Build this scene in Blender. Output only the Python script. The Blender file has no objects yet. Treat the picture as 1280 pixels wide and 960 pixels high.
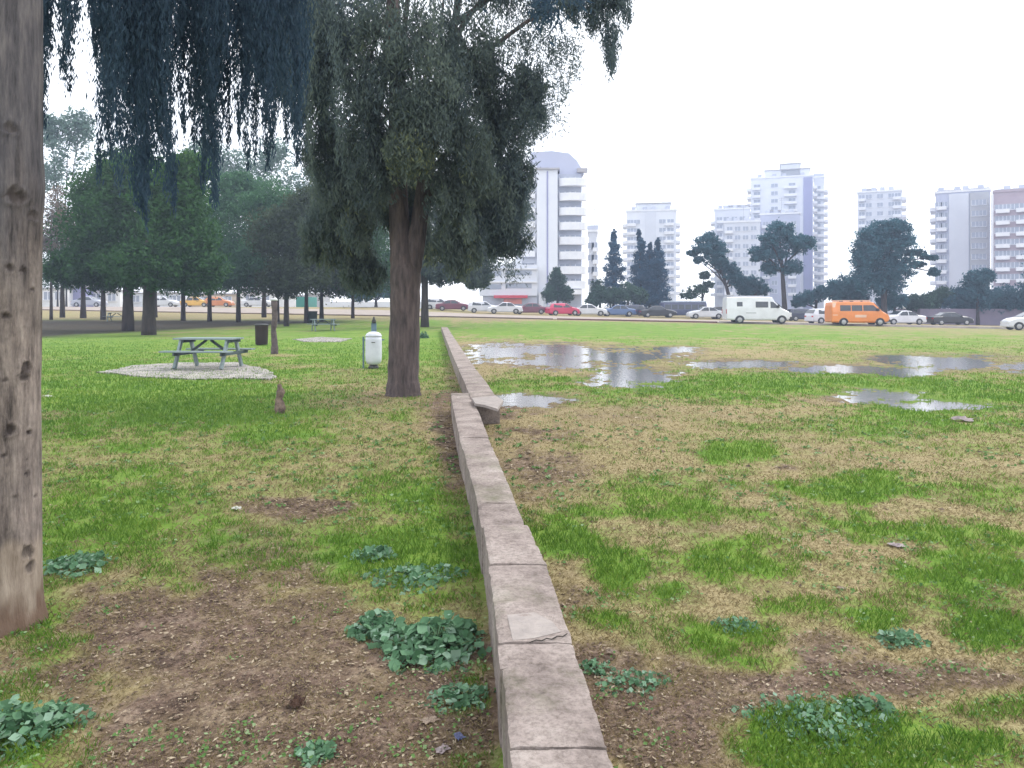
import bpy, bmesh, math, random
import numpy as np
from mathutils import Vector, Matrix
random.seed(7); rng = np.random.default_rng(11)
sc = bpy.context.scene; COL = sc.collection
R = math.radians; PI = math.pi

# ------------------------------------------------------------------ camera
F = 960.0; CZ = 1.55; PITCH = 0.0; HY = 384.0      # level camera with a lowered lens (shift), so verticals stay upright
ca, sa = math.cos(PITCH), math.sin(PITCH)
cam = bpy.data.cameras.new('camera'); cam.lens = 27.0; cam.sensor_width = 36.0; cam.shift_y = -(480-HY)/1280
cam.clip_start = 0.05; cam.clip_end = 6000
co = bpy.data.objects.new('camera', cam); COL.objects.link(co)
co.location = (0, 0, CZ); co.rotation_euler = (PI/2-PITCH, 0, 0); sc.camera = co

def ray(px, py):
    X = (px-640)/F; U = (HY-py)/F
    return X, ca+U*sa, -sa+U*ca
def P(px, py, y):                       # point of the sight line at distance y
    a, b, c = ray(px, py); t = y/b
    return Vector((a*t, y, CZ+c*t))
def pix_to_ground(px, py, z=0.0):
    a, b, c = ray(px, py); t = (z-CZ)/c
    return a*t, b*t
def proj(x, y, z):                      # arrays -> pixel
    f = y*ca-(z-CZ)*sa; u = y*sa+(z-CZ)*ca
    f = np.maximum(f, 0.05)
    return 640+x/f*F, HY-u/f*F

# ------------------------------------------------------------------ noise
TAB = np.random.default_rng(3).random((256, 256))
def vn(x, y, o=0):
    x = np.asarray(x, float)+o*37.3; y = np.asarray(y, float)+o*91.7
    xi = np.floor(x).astype(int); yi = np.floor(y).astype(int)
    fx = x-xi; fy = y-yi; fx = fx*fx*(3-2*fx); fy = fy*fy*(3-2*fy)
    a = TAB[xi & 255, yi & 255]; b = TAB[(xi+1) & 255, yi & 255]
    c = TAB[xi & 255, (yi+1) & 255]; d = TAB[(xi+1) & 255, (yi+1) & 255]
    return (a*(1-fx)+b*fx)*(1-fy)+(c*(1-fx)+d*fx)*fy
def fbm(x, y, o=0, n=4):
    s = 0; a = .5; t = 0
    for k in range(n):
        s = s+a*vn(x, y, o+k); t += a; a *= .55; x = x*2.03; y = y*2.03
    return s/t
def sm(a, b, v):
    t = np.clip((v-a)/(b-a), 0, 1); return t*t*(3-2*t)

# ------------------------------------------------------------------ terrain
PUD = [(625,440,48,13),(700,438,75,8),(700,452,60,12),(775,446,75,10),(790,470,52,16),(850,437,40,4),
       (930,455,80,5),(1050,461,90,5),(1130,465,60,5),(1190,452,75,9),(1120,447,40,5),(1300,457,60,8),
       (1085,495,62,8),(1170,507,70,5),(660,499,46,9)]
def road_y(x): return 76.2-.3158*(x)+0.0
def terr_big(x, y):
    x = np.asarray(x, float); y = np.asarray(y, float)
    px = np.clip(640+x/np.maximum(y, 20.)*F, 560, 1330)
    pl = np.clip(640+x/np.maximum(y, 20.)*F, 480, 600)
    Yr = 76.2/(1+.3158*(px-640)/F)
    z1 = 1.55-(397+(px-560)/720*15-384)/F*Yr
    pyc = 389+(px-560)*14/565-(600-pl)/120*5
    z2 = 1.55-(pyc-384)/F*104
    a = sm(40, 1, 0*y) if False else sm(0, 1, (y-40)/(Yr-40))
    b = np.clip((y-Yr)/(104-Yr), 0, 1)
    return np.where(y < Yr, z1*a, z1+(z2-z1)*b)
def pud_val(x, y):
    px, py = proj(x, y, 0*x)
    v = np.full(np.shape(x), -9.0)
    for cx, cy, rx, ry in PUD:
        v = np.maximum(v, 1-np.sqrt(((px-cx)/rx)**2+((py-cy)/ry)**2))
    n = fbm(x*1.1, y*.75, 5, 5)-.5
    n2 = fbm(x*5, y*4, 9, 3)-.5
    v = v+n*1.4+n2*1.3+(fbm(x*11, y*6, 12, 2)-.5)*.7
    return np.where((y > 9.5) & (y < 38), v, -9)
def terr(x, y):
    x = np.asarray(x, float); y = np.asarray(y, float)
    z = terr_big(x, y)
    near = 1-sm(36, 44, y)
    v = pud_val(x, y)
    bump = .014*fbm(x*2.2, y*2.2, 2, 4)+.012*fbm(x*.5, y*.5, 6, 2)
    z = z+near*np.where(v > -1.2, bump*np.clip(.15-v, 0, 1)-.05*sm(-.15, .75, v), bump)
    z = z+(1-near)*.03*fbm(x*.4, y*.4, 6, 2)
    return z
def G(px, py):
    z = 0.0
    for _ in range(30):
        a, b, c = ray(px, py)
        t = min((z-CZ)/min(c, -1e-4), 400/b); x, y = a*t, b*t
        z = .5*z+.5*float(terr_big(x, y))
    return Vector((x, y, float(terr(x, y))))
def TZ(x, y): return float(terr(np.array([x]), np.array([y]))[0])

# ------------------------------------------------------------------ object helpers
def tag(o, label=None, cat=None, group=None, kind=None):
    if label: o['label'] = label
    if cat: o['category'] = cat
    if group: o['group'] = group
    if kind: o['kind'] = kind
    return o
def empty(name, loc=(0,0,0), rz=0, label=None, cat=None, group=None):
    o = bpy.data.objects.new(name, None); COL.objects.link(o); o.empty_display_size = .3
    o.location = loc; o.rotation_euler = (0, 0, rz)
    return tag(o, label, cat, group)
def link(name, me, mat=None, parent=None, smooth=False):
    o = bpy.data.objects.new(name, me); COL.objects.link(o)
    if mat is not None:
        for m in (mat if isinstance(mat, (list, tuple)) else [mat]): me.materials.append(m)
    if parent is not None: o.parent = parent
    if smooth: me.polygons.foreach_set('use_smooth', [True]*len(me.polygons))
    return o
def mesh_np(name, V, Fc, nper, attrs=None, mi=None):
    V = np.ascontiguousarray(V, np.float32); Fc = np.ascontiguousarray(Fc, np.int32)
    me = bpy.data.meshes.new(name); nf = len(Fc)
    me.vertices.add(len(V)); me.vertices.foreach_set('co', V.ravel())
    me.loops.add(nf*nper); me.loops.foreach_set('vertex_index', Fc.ravel())
    me.polygons.add(nf); me.polygons.foreach_set('loop_start', np.arange(nf, dtype=np.int32)*nper)
    if mi is not None: me.polygons.foreach_set('material_index', mi.astype(np.int32))
    me.update(calc_edges=True)
    for k, a in (attrs or {}).items():
        if a.ndim == 1:
            at = me.attributes.new(k, 'FLOAT', 'POINT'); at.data.foreach_set('value', a.astype(np.float32))
        else:
            at = me.attributes.new(k, 'FLOAT_COLOR', 'POINT')
            c = np.ones((len(a), 4), np.float32); c[:, :a.shape[1]] = a; at.data.foreach_set('color', c.ravel())
    return me
class MB:
    """collects shapes for ONE mesh object"""
    def __init__(s): s.v = []; s.f = []; s.m = []
    def add(s, V, Fs, m=0):
        n = len(s.v); s.v += [tuple(p) for p in V]; s.f += [tuple(i+n for i in f) for f in Fs]; s.m += [m]*len(Fs); return s
    def box(s, x0, x1, y0, y1, z0, z1, m=0):
        V = [(x0,y0,z0),(x1,y0,z0),(x1,y1,z0),(x0,y1,z0),(x0,y0,z1),(x1,y0,z1),(x1,y1,z1),(x0,y1,z1)]
        return s.add(V, [(0,3,2,1),(4,5,6,7),(0,1,5,4),(1,2,6,5),(2,3,7,6),(3,0,4,7)], m)
    def obox(s, a, b, w, h, m=0, up=(0,0,1)):
        a = Vector(a); b = Vector(b); d = (b-a).normalized(); u = Vector(up)
        sd = d.cross(u).normalized()*w/2; uu = sd.cross(d).normalized()*h/2
        V = [a-sd-uu, a+sd-uu, a+sd+uu, a-sd+uu, b-sd-uu, b+sd-uu, b+sd+uu, b-sd+uu]
        return s.add(V, [(0,1,2,3),(4,7,6,5),(0,4,5,1),(1,5,6,2),(2,6,7,3),(3,7,4,0)], m)
    def tube(s, pts, rad, n=10, m=0, cap=True):
        pts = [Vector(p) for p in pts]; V = []; Fs = []
        ref = Vector((0.31, .95, .05)); K = len(pts)
        for i, p in enumerate(pts):
            d = (pts[min(i+1, K-1)]-pts[max(i-1, 0)]).normalized()
            a = d.cross(ref).normalized(); b = d.cross(a).normalized()
            for k in range(n):
                t = 2*PI*k/n; V.append(p+(a*math.cos(t)+b*math.sin(t))*rad[i])
        for i in range(K-1):
            for k in range(n):
                Fs.append((i*n+k, i*n+(k+1) % n, (i+1)*n+(k+1) % n, (i+1)*n+k))
        if cap: Fs += [tuple(range(n))[::-1], tuple(range((K-1)*n, K*n))]
        return s.add(V, Fs, m)
    def lathe(s, prof, n=20, c=(0,0,0), m=0, sx=1, sy=1):
        V = []; Fs = []
        for r, z in prof:
            for k in range(n):
                t = 2*PI*k/n; V.append((c[0]+r*sx*math.cos(t), c[1]+r*sy*math.sin(t), c[2]+z))
        for i in range(len(prof)-1):
            for k in range(n): Fs.append((i*n+k, i*n+(k+1) % n, (i+1)*n+(k+1) % n, (i+1)*n+k))
        Fs += [tuple(range(n))[::-1], tuple(range((len(prof)-1)*n, len(prof)*n))]
        return s.add(V, Fs, m)
    def prism(s, poly, y0, y1, m=0):     # poly in (x,z), extruded along y
        n = len(poly)
        V = [(x, y0, z) for x, z in poly]+[(x, y1, z) for x, z in poly]
        Fs = [tuple(range(n)), tuple(range(2*n-1, n-1, -1))]+[(i, i+n, (i+1) % n+n, (i+1) % n) for i in range(n)]
        return s.add(V, Fs, m)
    def build(s, name, mat, parent=None, smooth=False, bevel=0):
        me = bpy.data.meshes.new(name); me.from_pydata(s.v, [], s.f)
        me.polygons.foreach_set('material_index', s.m)
        bm = bmesh.new(); bm.from_mesh(me); bmesh.ops.recalc_face_normals(bm, faces=bm.faces)
        if bevel: bmesh.ops.bevel(bm, geom=list(bm.edges), offset=bevel, segments=2, affect='EDGES', clamp_overlap=True)
        bm.to_mesh(me); bm.free()
        return link(name, me, mat, parent, smooth)
def copy_tree(o, parent=None, mats=None):
    c = o.copy(); COL.objects.link(c)
    if parent is not None: c.parent = parent
    for ch in list(CH.get(o.name, ())) or [q for q in bpy.data.objects if q.parent == o]:
        copy_tree(ch, c)
    return c
CH = {}

# ------------------------------------------------------------------ materials
def mat(name):
    m = bpy.data.materials.new(name); m.use_nodes = True; nt = m.node_tree
    return m, nt, nt.nodes['Principled BSDF']
def nd(nt, t, **k):
    n = nt.nodes.new(t)
    for a, b in k.items():
        if a.startswith('_'): setattr(n, a[1:], b)
        else: n.inputs[a.replace('_', ' ')].default_value = b
    return n
def ramp(nt, fac, stops):
    r = nt.nodes.new('ShaderNodeValToRGB'); e = r.color_ramp.elements
    while len(e) < len(stops): e.new(.5)
    for i, (p, c) in enumerate(stops): e[i].position = p; e[i].color = (*c, 1) if len(c) == 3 else c
    nt.links.new(fac, r.inputs[0]); return r
def noise(nt, scale, detail=5, rough=.6, coord='Object', stretch=None):
    tc = nt.nodes.new('ShaderNodeTexCoord'); n = nd(nt, 'ShaderNodeTexNoise', Scale=scale, Detail=detail, Roughness=rough)
    if stretch:
        mp = nt.nodes.new('ShaderNodeMapping'); mp.inputs['Scale'].default_value = stretch
        nt.links.new(tc.outputs[coord], mp.inputs[0]); nt.links.new(mp.outputs[0], n.inputs['Vector'])
    else: nt.links.new(tc.outputs[coord], n.inputs['Vector'])
    return n.outputs['Fac']
def bump(nt, b, h, strength=.5, dist=.02):
    bp = nd(nt, 'ShaderNodeBump', Strength=strength, Distance=dist)
    nt.links.new(h, bp.inputs['Height']); nt.links.new(bp.outputs[0], b.inputs['Normal'])
def vary(name, c, c2=None, scale=4, rough=.7, metal=0, bm=.0, coord='Object', stretch=None, lo=.35, hi=.65, dist=.02, spec=None):
    m, nt, b = mat(name)
    c2 = c2 or tuple(x*.75 for x in c)
    f = noise(nt, scale, 6, .65, coord, stretch)
    r = ramp(nt, f, [(lo, c), (hi, c2)])
    nt.links.new(r.outputs[0], b.inputs['Base Color'])
    b.inputs['Roughness'].default_value = rough; b.inputs['Metallic'].default_value = metal
    if spec is not None: b.inputs['Specular IOR Level'].default_value = spec
    if bm: bump(nt, b, f, bm, dist)
    return m
def leafmat(name, c1, c2, c3=None, trans=.3):
    """colour runs c1..c2 by the leaf's own attribute 'tint'"""
    m, nt, b = mat(name)
    a = nt.nodes.new('ShaderNodeAttribute'); a.attribute_name = 'tint'
    st = [(0, c1), (.7, c2)]+([(1, c3)] if c3 else [])
    r = ramp(nt, a.outputs['Fac'], st)
    nt.links.new(r.outputs[0], b.inputs['Base Color']); b.inputs['Roughness'].default_value = .7
    b.inputs['Specular IOR Level'].default_value = .2
    tr = nt.nodes.new('ShaderNodeBsdfTranslucent'); nt.links.new(r.outputs[0], tr.inputs['Color'])
    mx = nt.nodes.new('ShaderNodeMixShader'); mx.inputs[0].default_value = trans
    out = nt.nodes['Material Output']
    nt.links.new(b.outputs[0], mx.inputs[1]); nt.links.new(tr.outputs[0], mx.inputs[2]); nt.links.new(mx.outputs[0], out.inputs['Surface'])
    return m

M = {}
M['bark'] = vary('grey_brown_bark', (.12,.09,.085), (.04,.03,.03), 9, .9, bm=1.0, stretch=(1.6,1.6,.28), dist=.05)
M['bark_dark'] = vary('dark_bark', (.055,.042,.036), (.025,.02,.018), 6, .95, bm=.8, stretch=(1.5,1.5,.3), dist=.04)
M['conc'] = None
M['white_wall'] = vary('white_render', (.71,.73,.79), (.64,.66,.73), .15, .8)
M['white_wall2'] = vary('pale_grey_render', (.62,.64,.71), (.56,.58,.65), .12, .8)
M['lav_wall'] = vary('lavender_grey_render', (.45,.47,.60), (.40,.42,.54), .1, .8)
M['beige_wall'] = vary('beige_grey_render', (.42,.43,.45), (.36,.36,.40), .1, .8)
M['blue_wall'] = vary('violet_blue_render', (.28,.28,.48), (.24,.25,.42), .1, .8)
M['pink_wall'] = vary('dusty_pink_render', (.42,.34,.38), (.34,.26,.32), .2, .8)
M['slab'] = vary('white_balcony_paint', (.78,.78,.82), (.68,.69,.74), .6, .7)
M['recess'] = vary('grey_recess_wall', (.42,.44,.52), (.34,.36,.44), .4, .8)
M['bglass'] = vary('window_glass', (.24,.27,.35), (.36,.39,.48), .05, .2, spec=.6)
M['roofgrey'] = vary('roof_slab_grey', (.38,.36,.38), (.3,.29,.31), .5, .8)
M['tyre'] = vary('black_rubber', (.02,.02,.022), (.03,.03,.03), 5, .8)
M['rim'] = vary('wheel_alloy', (.4,.4,.42), (.3,.3,.32), 5, .35, .7)
M['glass'] = vary('dark_car_glass', (.02,.025,.03), (.035,.04,.05), 3, .06, spec=.7)
M['lamp'] = vary('headlight_plastic', (.7,.7,.7), (.6,.6,.6), 5, .2)
M['redlamp'] = vary('red_lamp_plastic', (.45,.02,.02), (.35,.015,.015), 5, .25)
M['blackp'] = vary('black_plastic', (.03,.03,.03), (.045,.045,.045), 5, .6)
def paint(name, c):
    m = vary(name, c, tuple(x*.85 for x in c), 1.2, .3, spec=.6); m.node_tree.nodes['Principled BSDF'].inputs['Coat Weight'].default_value = .3
    return m

# ground: colours carried by painted cover masks, broken up by noise
def ground_mat():
    m, nt, b = mat('park_ground'); L = nt.links.new
    at = nt.nodes.new('ShaderNodeAttribute'); at.attribute_name = 'cover'
    sep = nt.nodes.new('ShaderNodeSeparateColor'); L(at.outputs['Color'], sep.inputs[0])
    geo = nt.nodes.new('ShaderNodeTexCoord')
    def N(s, d=6, r=.65, st=None):
        n = nd(nt, 'ShaderNodeTexNoise', Scale=s, Detail=d, Roughness=r)
        L(geo.outputs['Object'], n.inputs['Vector']); return n.outputs['Fac']
    fine = N(38, 5, .7); mid = N(6, 6, .7); big = N(.9, 4)
    def math_(op, a, bb, c=None):
        n = nt.nodes.new('ShaderNodeMath'); n.operation = op
        for i, v in enumerate((a, bb)):
            if isinstance(v, (int, float)): n.inputs[i].default_value = v
            else: L(v, n.inputs[i])
        return n.outputs[0]
    def sharpen(mask, nz, gain, amp):
        v = math_('ADD', mask, math_('MULTIPLY', math_('SUBTRACT', nz, .5), amp))
        mr = nd(nt, 'ShaderNodeMapRange'); mr.interpolation_type = 'SMOOTHSTEP'
        mr.inputs['From Min'].default_value = .5-gain; mr.inputs['From Max'].default_value = .5+gain
        L(v, mr.inputs[0]); return mr.outputs[0]
    def mix(f, a, bb):
        n = nt.nodes.new('ShaderNodeMix'); n.data_type = 'RGBA'
        if isinstance(f, float): n.inputs[0].default_value = f
        else: L(f, n.inputs[0])
        L(a, n.inputs[6]); L(bb, n.inputs[7]); return n.outputs[2]
    nz = math_('ADD', math_('MULTIPLY', mid, .6), math_('MULTIPLY', fine, .4))
    g = sharpen(sep.outputs[0], nz, .33, 1.5)
    d = sharpen(sep.outputs[1], nz, .28, 1.5)
    straw = ramp(nt, fine, [(.3, (.12,.088,.045)), (.48, (.25,.20,.10)), (.66, (.40,.335,.19))]).outputs[0]
    green = ramp(nt, math_('ADD', math_('MULTIPLY', fine, .5), math_('MULTIPLY', big, .5)), [(.33, (.05,.11,.02)), (.48, (.12,.22,.028)), (.64, (.21,.265,.06))]).outputs[0]
    blot = N(2.6, 7, .75)
    dirt0 = ramp(nt, nz, [(.33, (.03,.018,.015)), (.5, (.155,.105,.08)), (.66, (.33,.25,.19))]).outputs[0]
    dirt = mix(ramp(nt, blot, [(.42, (0,0,0)), (.6, (.85,.85,.85))]).outputs[0], dirt0, ramp(nt, nz, [(.33, (.05,.035,.022)), (.5, (.17,.125,.075)), (.66, (.32,.26,.16))]).outputs[0])
    dirt = mix(ramp(nt, N(4.3, 6, .7), [(.56, (0,0,0)), (.68, (.75,.75,.75))]).outputs[0], dirt, ramp(nt, nz, [(.3, (.02,.013,.011)), (.7, (.07,.045,.04))]).outputs[0])
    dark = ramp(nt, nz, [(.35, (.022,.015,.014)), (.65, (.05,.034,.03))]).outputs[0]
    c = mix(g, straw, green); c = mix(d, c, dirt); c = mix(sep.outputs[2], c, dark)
    L(c, b.inputs['Base Color']); b.inputs['Roughness'].default_value = .95; b.inputs['Specular IOR Level'].default_value = .15
    bump(nt, b, nz, .8, .05)
    return m
M['ground'] = ground_mat()

# ------------------------------------------------------------------ cover masks
LUSH = [ # px,py,rx,ry,amount (left park)
 (190,490,170,45,.45),(90,440,120,25,.35),(420,425,110,18,.4),(450,445,90,14,.35),(270,430,160,14,.2),(330,530,60,14,.2),(150,650,120,60,.35),(60,780,50,60,.4),
 (540,640,60,60,.35),(520,700,90,40,.35),(360,700,110,30,.25),(560,900,40,80,.25),(30,930,60,60,.5),(230,520,120,30,.3),(540,430,30,60,.2),(110,840,50,60,.2),(500,760,60,40,.2),
 # field
 (700,668,50,20,.8),(1065,615,75,20,.9),(905,705,85,30,.75),(1180,665,120,16,.7),(1215,700,90,24,.8),(915,790,75,24,.8),(830,745,60,16,.5),(1120,935,140,34,.9),
 (1010,915,70,28,.7),(1095,785,40,18,.6),(1225,800,45,20,.7),(770,712,28,16,.7),(930,568,50,10,.6),(1000,478,230,13,.6),(1210,500,140,22,.6),(700,412,190,10,.75),(930,420,200,10,.35),
 (1200,430,160,12,.3),(870,490,150,14,.35),(650,480,60,14,.3),(740,640,70,8,.5),(940,830,60,14,.6),(830,605,120,20,.35),(1020,650,60,20,.4),(870,640,60,14,.35),(1240,620,70,20,.35),(1090,530,220,18,.2),
 (760,775,40,14,.5),(1240,880,60,20,.5),(840,860,30,14,.5),(980,760,60,12,.45),(1120,760,200,20,.25),(720,560,30,10,.2)]
DIRT = [(290,800,220,95,.75),(200,900,220,90,.5),(430,900,150,80,.45),(470,940,120,60,.35),(150,760,90,40,.35),(375,634,70,8,.7),(572,560,22,75,.9),(590,960,40,70,.4),(545,520,30,22,.35),
 (680,590,70,50,.45),(820,900,110,80,.65),(740,860,60,60,.3),(1090,845,150,28,.6),(980,585,30,8,.7),(1020,800,60,16,.4),(1200,850,60,30,.4),(450,500,90,14,.3),(720,740,40,40,.3),(780,520,160,18,.2),
 (880,660,80,10,.25),(1130,690,50,8,.35),(440,430,40,5,.3),(630,400,60,4,.3),(620,520,40,14,.4),(1190,395,200,6,.6)]
def masks(x, y, z):
    px, py = proj(x, y, z)
    wallx = np.interp(y, [0,2.05,4.4,11.3,46,60], [.3,.13,-.04,-.75,-3.9,-5.2])
    left = x < wallx
    # field left of everything
    g = np.where(left, .50, .32)
    d = np.where(left, .16, .2)
    g = g+(fbm(x*.35, y*.35, 21, 3)-.5)*.4+(fbm(x*1.6, y*1.3, 23, 4)-.5)*.55+(fbm(x*6, y*5, 25, 3)-.5)*.35; d = d+(fbm(x*.5, y*.5, 31, 4)-.5)*.45+(fbm(x*3, y*2.5, 33, 4)-.5)*.35
    n = (fbm(x*1.5, y*1.1, 41, 4)-.5)*1.9+(fbm(x*7, y*5, 43, 3)-.5)*1.3
    for L, arr in ((LUSH, 'g'), (DIRT, 'd')):
        for i, (cx, cy, rx, ry, am) in enumerate(L):
            side = left if cx < 600 and arr in 'gd' else ~left
            r = np.sqrt(((px-cx)/rx)**2+((py-cy)/ry)**2)+n
            w = (1-sm(.0, 1.7, r))*am*side*(1.15 if arr == 'd' else 1.2)
            if arr == 'g': g = g+w; d = d-w*.6
            else: d = d+w; g = g-w*.55
    # band of bare shaded soil below the grove, worn tan strip behind it
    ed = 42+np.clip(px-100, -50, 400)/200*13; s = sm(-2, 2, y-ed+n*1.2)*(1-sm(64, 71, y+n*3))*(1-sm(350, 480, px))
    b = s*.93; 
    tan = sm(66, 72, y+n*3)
    g = np.where(tan > 0, g*(1-tan*.5), g)
    # damp mud round the puddles
    v = pud_val(x, y); mud = sm(-.5, .2, v)
    d = d+mud*.35; b = np.maximum(b, mud*.35)
    b = np.maximum(b, .75*sm(.62, 1, 1-np.sqrt(((px-575)/16)**2+((py-560)/80)**2)+n*.2)*left)  # dark soil strip left of the wall, with the wall's shadow painted in
    return np.clip(g, 0, 1), np.clip(d, 0, 1), np.clip(b, 0, 1)

def build_ground():
    xs = np.concatenate([-np.geomspace(2500, 12.2, 90), np.arange(-12, -4, .14), np.arange(-4, 6, .05), np.arange(6, 34, .12), np.geomspace(34.2, 2500, 60)])
    ys = np.concatenate([np.arange(-30, .6, 2.0), np.geomspace(.8, 62, 400), np.geomspace(62.5, 130, 60), np.geomspace(140, 4000, 30)])
    X, Y = np.meshgrid(xs, ys); x = X.ravel(); y = Y.ravel()
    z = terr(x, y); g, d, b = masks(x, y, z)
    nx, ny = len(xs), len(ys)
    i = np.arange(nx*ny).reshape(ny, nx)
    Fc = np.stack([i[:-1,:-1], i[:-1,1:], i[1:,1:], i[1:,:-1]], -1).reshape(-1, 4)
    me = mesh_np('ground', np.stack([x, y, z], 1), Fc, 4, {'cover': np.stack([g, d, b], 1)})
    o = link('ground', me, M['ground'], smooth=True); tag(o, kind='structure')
build_ground()

# puddle water: one level sheet, it shows only where the ground dips below it
def build_water():
    m, nt, b = mat('rain_water')
    b.inputs['Base Color'].default_value = (.20,.185,.17,1); b.inputs['Roughness'].default_value = .04
    b.inputs['Specular IOR Level'].default_value = .9
    bump(nt, b, noise(nt, 5, 5, .65), .15, .03)
    w = MB(); w.add([(-2,9.6,-.012),(38,9.6,-.012),(38,38,-.012),(-2,38,-.012)], [(0,1,2,3)])
    tag(w.build('water', m), kind='structure')
build_water()

# ------------------------------------------------------------------ grass blades, litter
def blades(name, n, ymin, ymax, mask_fn, hgt, wid, mats, lean=.6):
    u = rng.random(n)
    y = np.exp(np.log(ymin)+u*np.log(ymax/ymin)) if True else 0
    x = (rng.random(n)*2-1)*(y*.70+.35)
    z = terr(x, y); g, d, b = masks(x, y, z)
    keep = rng.random(n) < mask_fn(x, y, g, d, b)
    x, y, z, g = x[keep], y[keep], z[keep], g[keep]; n = len(x)
    far = np.clip(y/4, .7, 4)
    h = hgt*(.5+rng.random(n))*(.6+.6*g)*np.clip(far**.3, .8, 1.6); w = wid*(.6+.8*rng.random(n))*far
    th = rng.random(n)*2*PI; la = rng.random(n)*2*PI; ll = h*lean*(.3+rng.random(n))
    dx, dy = np.cos(th)*w/2, np.sin(th)*w/2
    V = np.empty((n, 4, 3))
    V[:,0] = np.stack([x-dx, y-dy, z-.004], 1); V[:,1] = np.stack([x+dx, y+dy, z-.004], 1)
    mxp = x+np.cos(la)*ll*.4; myp = y+np.sin(la)*ll*.4
    V[:,2] = np.stack([mxp+dx*.6, myp+dy*.6, z+h*.6], 1); V[:,3] = np.stack([x+np.cos(la)*ll, y+np.sin(la)*ll, z+h], 1)
    Fc = np.arange(n*4).reshape(n, 4)
    t = np.repeat(np.clip(rng.random(n)*.55+.45*fbm(x*1.3, y*1.3, 77, 3), 0, 1), 4)
    me = mesh_np(name, V.reshape(-1, 3), Fc, 4, {'tint': t})
    return tag(link(name, me, mats), kind='stuff')
wallpoly_y = [0,2.05,4.4,11.3,12]
def offwall(x, y):
    c = np.interp(y, [0,2.05,4.43,11.3,11.4,60], [.29,.13,-.045,-.735,-.3,-5.0]); return np.abs(x-c) > .145
grass_m = leafmat('grass_blade', (.045,.125,.018), (.14,.25,.032), (.31,.33,.09), .4)
straw_m = leafmat('dry_grass_blade', (.14,.105,.055), (.29,.235,.12), (.44,.38,.23), .3)
tag(blades('grass', 470000, 1.9, 46, lambda x,y,g,d,b: (1-sm(20,44,y))*sm(.36, .85, g+(fbm(x*8,y*8,51,3)-.5)*1.7)*(1-.8*sm(.5,.8,d))*(1-b)*offwall(x,y)*(1-.8*sm(-.35,.1,pud_val(x,y)))*(pud_val(x,y) < .6), .027, .0040, grass_m),
    'short green grass growing in patches over the park and the field', 'grass')
tag(blades('dry_grass', 330000, 1.9, 40, lambda x,y,g,d,b: .8*(1-sm(14,38,y))*sm(.25,.55,fbm(x*2.5,y*2.5,57,3)+.25*(1-d))*(1-sm(.5,.9,g))*(1-.6*b)*offwall(x,y)*(pud_val(x,y) < -.1), .018, .004, straw_m, 1.6),
    'short straw coloured dead grass between the green patches', 'dry grass')

def litter(name, n, mask_fn, size, mats, ymin=1.9, ymax=11, lift=.006, curl=.5):
    u = rng.random(n); y = np.exp(np.log(ymin)+u*np.log(ymax/ymin)); x = (rng.random(n)*2-1)*(y*.7+.35)
    z = terr(x, y); g, d, b = masks(x, y, z); k = rng.random(n) < mask_fn(x, y, g, d, b)
    x, y, z = x[k], y[k], z[k]; n = len(x)
    s = size*(.35+rng.random(n)**3*2.2)*np.clip(y/4,.8,2); th = rng.random(n)*2*PI; asp = .12+.5*rng.random(n)**2
    ux, uy = np.cos(th)*s, np.sin(th)*s; vx, vy = -np.sin(th)*s*asp, np.cos(th)*s*asp
    c = curl*s; r = lambda: (rng.random(n)-.3)*c
    V = np.empty((n, 4, 3)); zz = z+lift
    V[:,0] = np.stack([x-ux, y-uy, zz+r()], 1); V[:,1] = np.stack([x+vx, y+vy, zz+r()], 1)
    V[:,2] = np.stack([x+ux, y+uy, zz+r()], 1); V[:,3] = np.stack([x-vx, y-vy, zz+r()], 1)
    me = mesh_np(name, V.reshape(-1,3), np.arange(4*n).reshape(n,4), 4, {'tint': np.repeat(rng.random(n), 4)})
    return tag(link(name, me, mats), kind='stuff')
lit_m = leafmat('dead_leaf', (.05,.032,.024), (.19,.135,.095), (.42,.35,.25), .15)
tag(litter('leaf_litter', 300000, lambda x,y,g,d,b: sm(.35,.75,d)*.9*offwall(x,y)*(pud_val(x,y) < -.3)+.03, .0075, lit_m),
    'dead leaves, needles and crumbs of soil strewn over the bare earth', 'leaf litter')

# ------------------------------------------------------------------ foliage
def leaf_cloud(centers, n_per, spread, size, asp=.35, droop=0.0, tints=None, flat=1.0):
    """centers (K,3); spread (K,3) gaussian; returns verts, faces, tint"""
    K = len(centers); c = np.repeat(centers, n_per, 0); s = np.repeat(spread, n_per, 0); n = len(c)
    p = c+rng.normal(size=(n, 3))*s
    d = rng.normal(size=(n, 3)); d[:, 2] *= flat; d /= np.linalg.norm(d, axis=1)[:, None]
    d = d*(1-droop)+np.array([0, 0, -1.0])*droop; d /= np.linalg.norm(d, axis=1)[:, None]
    e = rng.normal(size=(n, 3)); e -= (e*d).sum(1)[:, None]*d; e /= np.linalg.norm(e, axis=1)[:, None]
    L = size*(.5+rng.random(n))[:, None]; W = L*asp
    V = np.stack([p-d*L*.5, p+e*W*.5, p+d*L*.5, p-e*W*.5], 1)
    base = np.repeat(tints if tints is not None else rng.random(K), n_per)
    t = np.clip(base*.65+.35*rng.random(n), 0, 1)
    return V.reshape(-1, 3), np.repeat(t, 4)
def crown_from(name, clouds, material, parent):
    V = np.concatenate([c[0] for c in clouds]); t = np.concatenate([c[1] for c in clouds])
    me = mesh_np(name, V, np.arange(len(V)).reshape(-1, 4), 4, {'tint': t})
    return link(name, me, material, parent)
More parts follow.
